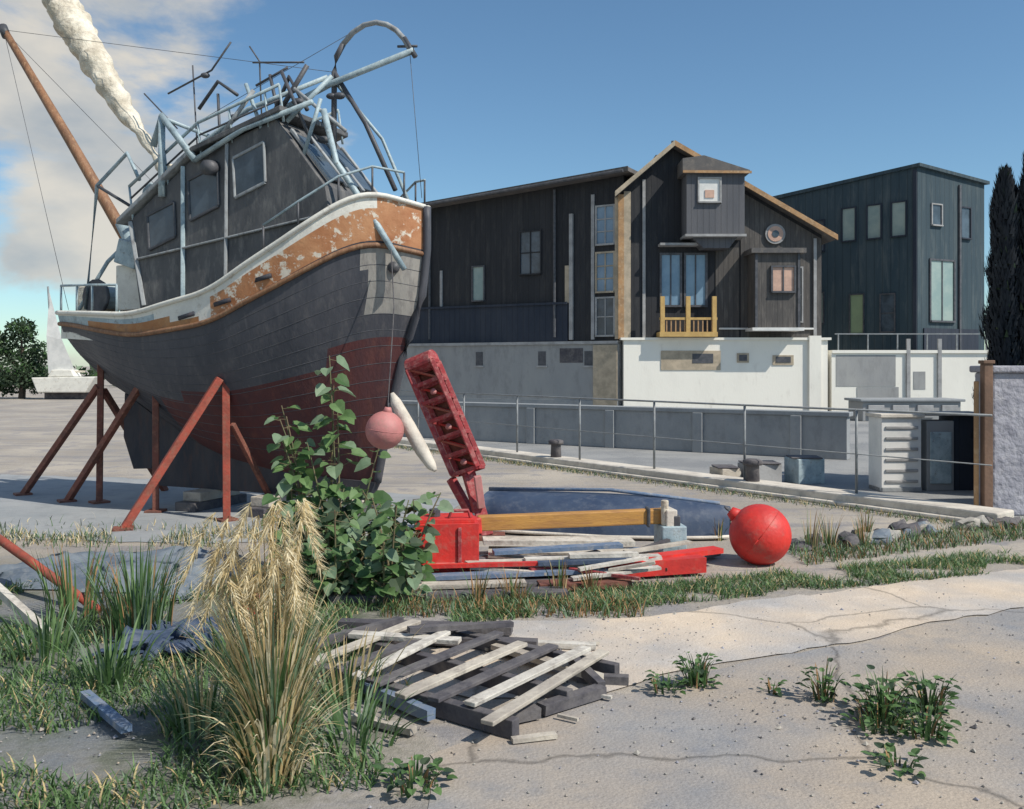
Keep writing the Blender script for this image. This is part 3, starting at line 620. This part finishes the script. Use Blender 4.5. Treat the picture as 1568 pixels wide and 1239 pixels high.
GH.box(b,4.9,6.82,2.66,2.82,0,.70,'yellow'); GH.box(b,4.9,6.82,3.22,3.30,.58,.65,'yellow'); 
for i in range(11): GH.box(b,5.12+i*.15,5.16+i*.15,2.82,3.22,.60,.63,'ochre')
GH.box(b,4.95,7.0,5.72,5.80,0,.5,'greyboard')
GH.box(b,7.0,10.2,2.92,2.98,.03,.10,'winwhite')
b.build('trim_and_balcony',house)
b=B()
GH.window(b,5.38,3.75,5.45,.62,'glass_b','pipe_dk',0.0); GH.window(b,6.22,3.75,5.45,.66,'glass_b','pipe_dk',0.0)
GH.window(b,8.92,4.15,4.93,.70,'peach','pipe_dk',.92,.06)
WG.window(b,.68,5.88,7.15,.62,'glass_b','greyboard',-.02,.06,1,2); WG.window(b,.68,4.25,5.55,.62,'glass_b','tan',-.02,.06,1,2); WG.window(b,.68,2.75,4.0,.62,'glass','greyboard',-.02,.06,1,1)
WG.window(b,5.8,4.12,5.35,.46,'glass_g','pipe_dk',-.02,.05,0,0); WG.window(b,3.6,5.0,6.5,.8,'glass','black_timber',-.02,.05,1,1)
GH.window(b,9.6,3.2,5.0,.4,'glass','greyboard',.03,.05,0,1)
cc=GH.p(8.9,0.03,6.15)
b.tube([cc,cc+Vector((0,-.08,0))],.34,'greyboard',24); b.tube([cc+Vector((0,-.02,0)),cc+Vector((0,-.10,0))],.26,'peach',24); b.tube([cc+Vector((0,-.03,0)),cc+Vector((0,-.115,0))],.12,'glass',16)
b.build('windows',house)
b=B()
GH.box(b,5.75,7.66,6.0,8.02,0,.9,'grey_timber'); GH.prism(b,[(5.6,8.02),(7.8,8.02),(7.8,8.12),(6.3,8.6),(5.6,8.5)],-1,1.02,'roof'); GH.prism(b,[(5.6,8.02),(7.85,8.00),(7.85,8.08),(5.6,8.1)],1.02,1.07,'ochre')
GH.prism(b,[(5.95,6.0),(6.35,5.6),(7.2,5.6),(7.5,6.0)],0,.7,'grey_timber'); GH.box(b,5.70,7.71,5.95,6.03,0,.95,'greyboard')
GH.window(b,6.5,7.1,7.85,.68,'winwhite','greyboard',.9,.05,0); b_=GH.p(6.5,.925,7.35); b.box(b_,(.3,.03,.25),'peach')
GH.box(b,7.98,9.5,2.95,5.4,0,.9,'mid_timber'); GH.box(b,7.85,9.65,5.4,5.56,0,1.05,'roof'); GH.box(b,7.9,9.6,2.85,2.95,0,.98,'winwhite')
for u in(8.0,9.4): GH.box(b,u,u+.08,2.95,5.4,.9,.94,'pipe_dk')
b.build('bay_windows',house)
b=B(); GH.box(b,5.25,5.75,8.8,9.4,-3,-2.4,'mid_timber'); GH.box(b,5.5,5.62,9.0,9.45,-.6,-.5,'pipe_dk'); b.build('chimney',house)
b=B()
GH.box(b,3.75,10.6,0,2.56,-9.5,.30,'render_white'); GH.box(b,3.65,10.7,2.56,2.64,-9.6,.38,'render_white')
GH.box(b,5.0,7.0,1.55,2.2,.3,.325,'tan'); GH.box(b,6.05,6.75,1.78,2.1,.325,.335,'pipe_dk'); GH.box(b,7.55,7.95,1.80,2.12,.3,.33,'tan'); GH.box(b,7.62,7.88,1.86,2.06,.33,.345,'pipe_dk')
GH.box(b,8.75,9.45,1.72,2.05,.3,.33,'tan'); GH.box(b,8.85,9.35,1.80,2.0,.33,.345,'pipe_dk'); GH.box(b,9.95,10.35,0,2.7,.3,.42,'render_white')
GH.box(b,3.75,10.6,0,.12,.3,.36,'greyboard')
WG.box(b,.1,9.7,0,2.5,-8,.25,'render_grey'); WG.box(b,.1,9.7,2.44,2.54,-8,.32,'greyboard')
for u in(1.2,3.0,5.6): WG.box(b,u-.15,u+.15,1.7,2.2,.25,.262,'pipe_dk'); WG.box(b,u-.2,u+.2,1.64,1.70,.25,.30,'greyboard')
WG.box(b,1.4,2.3,1.8,2.3,.25,.258,'plank_dk')
WG.box(b,.1,9.7,0,.5,.25,.30,'conc'); WG.box(b,.12,1.0,0,2.4,.25,.31,'tan')
b.build('plinth',house)

h2=empty('blue_timber_house',(14.5,37,0))
C=(15.08,34);Lf=(11.0,38);Rt=(18.4,35.62);Bk=(14.3,39.8)
def plan(b,z0,tops,k,out=0):
    cx=sum(p[0] for p in(C,Lf,Bk,Rt))/4; cy=sum(p[1] for p in(C,Lf,Bk,Rt))/4
    P=[(p[0]+(p[0]-cx)*out,p[1]+(p[1]-cy)*out) for p in(C,Rt,Bk,Lf)]
    b.hexa([(x,y,z0 if not hasattr(z0,'__len__') else z0[i]) for i,(x,y) in enumerate(P)]+[(x,y,tops[i]) for i,(x,y) in enumerate(P)],k)
b=B(); plan(b,0,(9.1,8.75,8.6,8.6),'blue_timber'); b.build('walls',h2)
b=B(); plan(b,(9.1,8.75,8.6,8.6),(9.22,8.87,8.74,8.74),'blue_timber',.05); b.build('roof_slab',h2)
L2=Fr(15.08,34,(-4.08,4),(-4,-4.08)); R2=Fr(15.08,34,(3.07,1.5),(1.5,-3.07))
b=B()
for u in(2.62,1.62,.68): L2.window(b,u,6.6,7.85,.5,'glass_g','navy_timber',0,.05,0,0)
L2.window(b,2.3,2.95,4.45,.5,'glass_y','pipe_dk',0,.05,0,0); L2.window(b,3.9,6.3,7.5,.5,'glass','navy_timber',0,.05,0,0); L2.window(b,3.9,3.4,4.6,.45,'glass_g','pipe_dk',0,.05,0,0)
L2.window(b,1.1,3.0,4.4,.5,'glass','pipe_dk',0,.05,0,1)
R2.window(b,1.3,3.4,5.65,1.25,'glass_g','pipe_dk',0,.07,1,0); R2.window(b,1.0,7.0,7.75,.5,'glass','greyboard',0,.05,0,0); R2.window(b,2.6,6.6,7.75,.5,'glass','navy_timber',0,.05,0,0)
R2.box(b,.3,3.3,2.2,3.1,0,.05,'navy_timber'); L2.box(b,0.02,.16,2.2,9.0,0,.05,'navy_timber'); R2.box(b,2.2,2.3,2.3,8.6,0,.08,'pipe_dk')
b.build('windows_and_trim',h2)
b=B()
GH.box(b,10.75,19.5,0,2.12,-1.6,.25,'render_white'); GH.box(b,10.75,19.6,2.12,2.22,-1.7,.32,'render_white')
GH.box(b,10.9,12.9,1.0,2.05,.25,.262,'render_grey'); GH.box(b,13.5,13.9,.9,1.5,.25,.262,'render_grey'); GH.box(b,11.6,13.0,.62,.98,.25,.268,'render_grey')  # thin grey panels paint in the shade of a recess
for u in(13.25,14.3,16.5): GH.box(b,u,u+.12,0,2.6,.25,.33,'greyboard')
for i in range(9): GH.box(b,11+i*1.0,11.04+i*1.0,2.22,2.75,.1,.14,'galv')
GH.box(b,10.9,19.4,2.75,2.79,.1,.14,'galv')
b.build('terrace_wall')
b=B(); b.box((12.2,28.5,.30),(3.0,1.2,.60),'render_grey'); b.box((12.2,28.5,.64),(3.2,1.4,.08),'conc'); 
for i in range(4): b.box((11.1+i*.75,27.88,.3),(.5,.06,.4),'greyboard')
b.build('planter_box',bevel=.02)

# ================================================================ VEGETATION
def blade(b,base,dirv,h,w,droop,k,n=6):
    base=Vector(base); d=Vector((dirv[0],dirv[1],0)); sd=Vector((-d.y,d.x,0)); sd=(sd.normalized() if sd.length>1e-4 else Vector((1,0,0)))
    sd=(sd+Vector((U(-.6,.6),U(-.6,.6),0))).normalized()
    vs=[];fs=[]
    for i in range(n+1):
        f=i/n; z=h*(f-droop*f**3); p=base+d*(f**1.6)+Vector((0,0,z)); ww=w*(1-f**2)*.5+.0006
        vs+= [p-sd*ww,p+sd*ww]
        if i: fs.append((2*i-2,2*i-1,2*i+1,2*i))
    b.add(vs,fs,k)
def clump(b,c,n,h,sp,w,mats,droop=.35,rad=.08,hv=.4):
    for i in range(n):
        a=U(0,6.283); r=rad*math.sqrt(R()); s=sp*U(.2,1)
        hh=h*U(1-hv,1.1)
        blade(b,(c[0]+math.cos(a)*r,c[1]+math.sin(a)*r,0),(math.cos(a)*s,math.sin(a)*s),hh,w*U(.6,1.3),droop*U(.3,1.4),random.choice(mats))
pg=empty('pampas_grass',(-1.03,3.9,0))
b=B()
clump(b,(-1.02,3.90),560,.86,.30,.012,['straw','straw2','straw2','g4','g2','g1','straw','g4','straw'],.25,.09)
clump(b,(-1.02,3.85),170,.50,.30,.013,['g1','g4','straw','g4','straw2'],.45,.13)
clump(b,(-1.0,3.75),120,.32,.20,.012,['g1','g4','straw2','straw'],.4,.14)
b.build('blades',pg)
b=B()
for i in range(34):
    tx=-1.08+U(-.21,.19); ty=4.0+U(-.15,.15); hz=U(.74,1.13)
    base=Vector((-1.02+U(-.05,.05),3.92+U(-.05,.05),0)); tip=Vector((tx,ty,hz))
    mid=base.lerp(tip,.6)+Vector((0,0,.06))
    b.tube([base,mid,tip],[.004,.003,.002],'straw',5)
    dx=U(-.12,.12)
    for j in range(120):
        f=R(); p=tip+Vector((dx*f*1.2,U(-.02,.02),.02-.30*f**1.2)) 
        L_=U(.02,.08); an=U(0,6.283)
        e=p+Vector((math.cos(an)*.04+dx*.4,math.sin(an)*.04,-L_))
        sdv=Vector((U(-1,1),U(-1,1),0)).normalized()*.0032
        b.add([p-sdv,p+sdv,e],[(0,1,2)],'straw2' if R()<.7 else 'straw')
b.build('plumes',pg)
for nm,c,n,h,mats in(('reed_clump',(-2.35,5.75),150,.62,['g1','g2','g4','g1','reed_o']),('reed_clump',(-2.9,6.1),60,.62,['reed_o','g1','g2']),('reed_clump',(-2.15,4.9),90,.34,['g1','g2','g4']),('reed_clump',(-1.55,5.2),100,.42,['g4','straw','g1']),('reed_clump',(-.85,4.6),70,.40,['straw','g4','g1']),('reed_clump',(-1.45,4.3),110,.38,['g4','straw','g1','g2']),('reed_clump',(-2.7,5.3),70,.4,['g1','g4','g2']),('reed_clump',(-.72,4.15),70,.26,['g1','g4','g2'])):
    b=B(); clump(b,c,n,h,.22,.014,mats,.2,.2); b.build(nm)
def leaf(b,p,d,up,s,k):
    d=d.normalized(); sd=d.cross(up).normalized(); n_=sd.cross(d)
    pts=[(0,0),(-.06,.26),(.14,.46),(.45,.47),(.80,.26),(1.02,0),(.80,-.26),(.45,-.47),(.14,-.46),(-.06,-.26)]
    vs=[p+d*(x*s)+sd*(y*s)+n_*(abs(y)*s*.35-x*x*s*.18) for x,y in pts]
    mid=[p+d*(.5*s)-n_*(.045*s)]
    o=vs+mid; b.add(o,[(10,i,(i+1)%10) for i in range(10)],k)
kw=empty('knotweed_bush',(-1.15,6.9,0))
b=B(); bl=B()
def kstem(x,y,h,lean,ls,dens=.10,az=None,mt=['g1','g2','g4','g2','g1','g3']):
    az=U(0,6.283) if az is None else az; dx,dy=math.cos(az)*lean,math.sin(az)*lean
    P=[Vector((x+dx*f**1.5,y+dy*f**1.5,h*f)) for f in [i/7 for i in range(8)]]
    b.tube(P,[.009*(1-.7*i/7)+.002 for i in range(8)],'stem',6)
    nl=int(h/dens)
    for i in range(nl):
        f=.12+.88*(i+R())/nl; p=Vector((x+dx*f**1.5,y+dy*f**1.5,h*f)); a=i*2.4+U(-.5,.5)
        L_=U(.04,.16)*(1.1-.5*f); d=Vector((math.cos(a),math.sin(a),U(-.3,.4)))
        e=p+d*L_; b.tube([p,e],[.003,.002],'stem',4,cap=False)
        leaf(bl,e,Vector((d.x,d.y,U(-.7,.1))),Vector((U(-.3,.3),U(-.9,-.1),1)),ls*U(.6,1.25),random.choice(mt))
for x,y,h,l,a in((-1.45,7.3,1.55,.1,1.5),(-1.38,7.25,1.78,.1,2.5),(-1.58,7.2,1.3,.2,3.1),(-1.60,7.35,1.38,.25,3.2),(-1.52,7.1,1.15,.3,2.9),(-1.25,7.2,1.05,.2,0),(-1.5,7.2,1.28,.32,3.3),(-1.4,7.1,1.1,.2,3.0),(-1.35,7.2,1.35,.1,2),(-1.55,7.25,1.0,.25,3.1)): kstem(x,y,h,l,.125,.07,a,['g2','g4','g2','g1'])
for i in range(60): kstem(U(-1.70,-.72),U(6.5,7.35),U(.3,.75),U(.05,.3),.105,.045,None,['g1','g2','g4','g2','g1','g4','g3'])
for i in range(26): kstem(U(-1.45,-.62),U(6.35,6.9),U(.2,.5),U(.05,.25),.095,.045,None,['g1','g4','g4','g2'])
b.build('stems',kw); bl.build('leaves',kw)
for c,n,h,s in(((.98,4.85),50,.20,.10),((.80,4.75),24,.12,.1),((1.58,4.65),36,.22,.10),((1.80,4.42),60,.24,.14),((2.05,4.5),50,.22,.12),((1.72,4.28),60,.15,.16),((1.9,4.2),50,.15,.14),((1.35,4.75),10,.08,.05),((-.4,3.7),50,.10,.16),((1.62,3.85),26,.08,.12)):
    b=B(); clump(b,c,n,h,h*.5,.010,['g1','g3','g2','g1','reed_o'],.3,s*.6)
    for i in range(int(n*1.1)):
        a=U(0,6.283); r_=s*math.sqrt(R()); p=Vector((c[0]+math.cos(a)*r_,c[1]+math.sin(a)*r_,U(.01,h*.8)))
        leaf(b,p,Vector((math.cos(a),math.sin(a),U(-.2,.8))),Vector((0,0,1)),U(.02,.05),random.choice(['g1','g3','g2','g1']))
    b.build('weed')
b=B()
def verge(n,f,h,w,mats,sp=.06):
    for i in range(n):
        x,y=f(); a=U(0,6.283); blade(b,(x,y,0),(math.cos(a)*sp,math.sin(a)*sp),h*U(.4,1.2),w,U(0,.5),random.choice(mats),3)
def f1():
    while True:
        s=R(); x=-.4+4.9*s; y=6.25+1.75*s+U(-.28,.25)*(1+s*.3)
        if noise.noise(Vector((x*1.8,y*3,9)))>-.22: return x,y
verge(7600,f1,.080,.007,['g1','g2','g4','g1','g1','g2','g2','straw'])
def f2b():
    while True:
        x,y=U(-4.2,-.55),U(3.4,7.2)
        if noise.noise(Vector((x*1.1,y*1.1,3)))>-.05: return x,y
verge(15000,f2b,.095,.008,['g1','g2','g4','g1','g2','g1','g2','straw'])
def f3():
    s=R(); return 2.5+3.2*s,8.1+1.5*s+U(-.35,.35)
verge(2600,f3,.11,.008,['g1','g3','reed_o','g4','g2'])
def f4(): return U(-.9,.9),6.3+U(-.15,.25)
verge(1000,f4,.13,.008,['g1','reed_o','g4','g2','reed_o'])
def f5():
    s=R(); p=FL.p(-3+12*s,.28+abs(random.gauss(0,.12)),0); return p.x,p.y
verge(2200,f5,.08,.007,['g1','g4','straw','g3'])
def f6():
    while True:
        x=U(-7,-.8); y=8.75-.06*x+random.gauss(0,.3)
        if noise.noise(Vector((x*1.5,y*2,5)))>-.1: return x,y
verge(2600,f6,.11,.008,['g1','g4','straw','straw2','g3'])
b.build('grass')
b=B()
for c,h in(((-.25,6.5),.28),((0.0,6.6),.25),((.35,6.75),.3),((.05,6.5),.2),((2.75,8.4),.42),((2.95,8.5),.35),((3.3,8.6),.3),((3.45,8.9),.33),((.6,6.85),.22),((2.0,8.9),.3)): clump(b,c,30,h,.09,.01,['reed_o','g1','g2','reed_o','straw'],.15,.06)
b.build('dry_reeds')
b=B()
for i in range(36):
    s=R(); x=2.6+2.6*s; y=8.45+1.35*s+U(-.2,.25); r_=U(.04,.11)
    o0=len(b.v)
    b.sphere((x,y,r_*.35),r_,random.choice(['plank_dk','pebble','plank_dk','plank_dk','tarp']),8,6,sc=(1.4,1,.7),rot=Matrix.Rotation(U(0,3),3,'Z'))
    for j in range(o0,len(b.v)):
        v=Vector(b.v[j]); b.v[j]=tuple(v+Vector((1,1,.6))*noise.noise(v*11)*.09)
b.build('rubble')
b=B()
for i in range(2600):
    if R()<.6: x,y=U(-3.5,3.6),3.3+4.2*R()**1.3
    else: x,y=random.choice([(-.5,5.2),(1.7,4.4),(.6,5.8),(-1.5,4.4)]); x+=random.gauss(0,.5); y+=random.gauss(0,.35)
    r_=U(.003,.009) if R()<.97 else U(.009,.018)
    P=[Vector((x+U(-.3,.3)*r_+dx*r_,y+dy*r_+U(-.3,.3)*r_,.008+dz*r_)) for dx,dy,dz in((1,0,0),(0,1,0),(-1,0,0),(0,-1,0),(U(-.3,.3),U(-.3,.3),.8))]
    b.add(P,[(0,1,4),(1,2,4),(2,3,4),(3,0,4)],random.choice(['pebble','road','stone','plank_dk','pebble']))
b.build('gravel')
def foliage(b,c,rad,n,s,mats):
    for i in range(n):
        v=Vector((random.gauss(0,1),random.gauss(0,1),random.gauss(0,1))).normalized()*(R()**.45)
        p=Vector((c[0]+v.x*rad[0],c[1]+v.y*rad[1],max(.05,c[2]+v.z*rad[2])))
        a=Vector((U(-1,1),U(-1,1),U(-1,1))).normalized(); e=a.cross(Vector((U(-1,1),U(-1,1),U(-1,1)))).normalized()
        ss=s*U(.5,1.3)
        k=mats[0] if v.z+v.x*.4<-.1 or R()<.3 else random.choice(mats[1:])
        b.add([p-a*ss,p+e*ss*.5,p+a*ss,p-e*ss*.5],[(0,1,2,3)],k)
def tree(name,x,y,h,crown,n,s,mats=['g3','g1','g2']):
    e=empty(name,(x,y,0)); b=B()
    b.tube([(x,y,0),(x+.1,y,h*.3),(x+.05,y,h*.6)],[h*.04,h*.03,h*.015],'bark',10)
    for (cx,cy,cz,rx,rz) in crown: b.tube([(x+.05,y,h*.25),(x+cx*.5,y+cy*.5,(h*.3+cz)/2),(x+cx,y+cy,cz)],[h*.02,h*.014,h*.006],'bark',6)
    b.build('trunk',e); b=B()
    for (cx,cy,cz,rx,rz) in crown: foliage(b,(x+cx,y+cy,cz),(rx,rx,rz),n,s,mats)
    b.build('crown',e)
tree('broadleaf_tree',-25.2,47,4.4,[(0,0,3.5,.8,.7),(-.9,0,2.5,.9,.8),(.6,.2,2.3,.8,.8),(.1,-.4,1.4,1.1,.9),(-1.6,.2,3.0,.7,.7),(-2.2,0,1.5,1,.9),(.8,0,1.0,.8,.8),(-1,.1,.8,1,.7)],800,.11,['g3','g3','g1'])
def cyp(x,y,h,r,N):
    e=empty('cypress_tree',(x,y,0)); b=B(); b.tube([(x,y,0),(x,y,h*.9)],[.07,.01],'bark',8); b.build('trunk',e); b=B()
    for i in range(N):
        f=R()**.9; z=.15+f*h; rr=r*(1-f)**.30*(min(1,f*6+.4))*(1+.45*noise.noise(Vector((x,y,z*3)))); a=U(0,6.283); q_=rr*R()**.35
        p=Vector((x+math.cos(a)*q_,y+math.sin(a)*q_,z)); d=Vector((math.cos(a)*.25,math.sin(a)*.25,1)).normalized(); sd=Vector((-math.sin(a),math.cos(a),0))
        L_=U(.06,.15); b.add([p-sd*.026,p+sd*.026,p+d*L_],[(0,1,2)],'cyp' if R()<.97 else 'g3')
    b.build('foliage',e)
for x,y,h,r_ in((6.42,11.9,4.05,.28),(6.74,11.8,4.3,.34),(7.2,12.1,4.1,.5),(6.75,12.4,3.9,.42),(7.9,12.3,4.3,.5)): cyp(x,y,h,r_,7000)
b=B()
for i in range(60):
    x=-75+i*1.6+U(-.6,.6); hh=U(1.0,2.3)*(1 if x<-14 else .6)
    foliage(b,(x,75+U(-3,3),hh*.5),(1.7,1.4,hh*.6),200,.28,['g3','g3','g1','g4'])
b.build('distant_treeline')
sb=empty('sailing_boat',(-21.5,46,0))
b=B(); SB=Fr(-23.9,46,(1,0),(0,-1))
SB.prism(b,[(.2,.35),(2.6,.35),(3.1,1.15),(-.1,1.1)],-.8,.4,'white'); SB.prism(b,[(.6,1.12),(2.0,1.14),(1.8,1.5),(.8,1.5)],-.6,.2,'white'); SB.box(b,.3,2.5,0,.36,-.35,-.1,'plank_dk')
b.build('hull',sb,bevel=.05)
b=B(); b.tube([SB.p(.75,-.2,1.1),SB.p(.45,-.2,5.7)],.05,'cabin_lt',8); b.add([SB.p(.52,-.22,5.4),SB.p(.45,-.05,3.2),SB.p(.5,-.15,1.3),SB.p(1.9,-.1,1.35),SB.p(1.25,-.02,3.0)],[(0,1,2,3,4)],'winwhite'); b.tube([SB.p(.7,-.2,1.4),SB.p(2.3,-.2,1.4)],.05,'cream',8); b.build('mast_and_sail',sb)

# ================================================================ LIGHT, SKY, CAMERA
el=math.radians(47); az=math.radians(122)
sd=Vector((math.sin(az)*math.cos(el),math.cos(az)*math.cos(el),math.sin(el)))
sun=bpy.data.lights.new('sun','SUN'); sun.energy=4.7; sun.angle=math.radians(.5); sun.color=(1,.935,.83)
so=bpy.data.objects.new('sun',sun); so.rotation_euler=sd.to_track_quat('Z','Y').to_euler(); so.location=(20,-20,30); scene.collection.objects.link(so)
wd=bpy.data.worlds.new('World'); scene.world=wd; wd.use_nodes=True; nt=wd.node_tree; L=nt.links.new
bg=nt.nodes['Background']; bg.inputs[1].default_value=.115
sky=nd(nt,'ShaderNodeTexSky',sky_type='NISHITA'); sky.sun_disc=False; sky.sun_elevation=el; sky.sun_rotation=az; sky.air_density=1.0; sky.dust_density=.3; sky.ozone_density=2.5
tint=nd(nt,'ShaderNodeMixRGB',blend_type='MULTIPLY'); tint.inputs[0].default_value=1; tint.inputs[2].default_value=(.84,1.03,1.07,1); L(sky.outputs[0],tint.inputs[1])
tc=nd(nt,'ShaderNodeTexCoord'); mp=nd(nt,'ShaderNodeMapping'); mp.inputs['Scale'].default_value=(1,1,2.0); mp.inputs['Location'].default_value=(.35,.2,.1); L(tc.outputs['Generated'],mp.inputs[0])
n=nd(nt,'ShaderNodeTexNoise'); n.inputs['Scale'].default_value=3.2; n.inputs['Detail'].default_value=9; n.inputs['Roughness'].default_value=.56; n.inputs['Distortion'].default_value=.3; L(mp.outputs[0],n.inputs['Vector'])
sx=nd(nt,'ShaderNodeSeparateXYZ'); L(tc.outputs['Generated'],sx.inputs[0])
mr=nd(nt,'ShaderNodeMapRange'); mr.inputs[1].default_value=-.04; mr.inputs[2].default_value=-.26; mr.inputs[3].default_value=-.16; mr.inputs[4].default_value=.045; L(sx.outputs[0],mr.inputs[0])
ad=nd(nt,'ShaderNodeMath',operation='ADD'); L(n.outputs[0],ad.inputs[0]); L(mr.outputs[0],ad.inputs[1])
ms=nd(nt,'ShaderNodeMapRange',interpolation_type='SMOOTHSTEP'); ms.inputs[1].default_value=.49; ms.inputs[2].default_value=.61; ms.inputs[4].default_value=.92; L(ad.outputs[0],ms.inputs[0])
n2=nd(nt,'ShaderNodeTexNoise'); n2.inputs['Scale'].default_value=7; n2.inputs['Detail'].default_value=7; L(mp.outputs[0],n2.inputs['Vector'])
cr=nd(nt,'ShaderNodeValToRGB'); cr.color_ramp.elements[0].position=.32; cr.color_ramp.elements[0].color=(.46,.50,.53,1); cr.color_ramp.elements[1].position=.58; cr.color_ramp.elements[1].color=(.80,.75,.66,1); L(n2.outputs[0],cr.inputs[0])
vm=nd(nt,'ShaderNodeVectorMath',operation='SCALE'); vm.inputs['Scale'].default_value=8; L(cr.outputs[0],vm.inputs[0])
mx=nd(nt,'ShaderNodeMixRGB'); L(ms.outputs[0],mx.inputs[0]); L(tint.outputs[0],mx.inputs[1]); L(vm.outputs[0],mx.inputs[2]); L(mx.outputs[0],bg.inputs[0])

cam=bpy.data.cameras.new('camera'); co=bpy.data.objects.new('camera',cam); scene.collection.objects.link(co)
co.location=(0,0,1.7); co.rotation_euler=(math.radians(90),0,0); cam.lens=36*1400/1568; cam.sensor_width=36; cam.shift_y=-.038; cam.clip_end=4000
scene.camera=co
scene.view_settings.view_transform='Standard'; scene.view_settings.look='None'; scene.view_settings.exposure=0
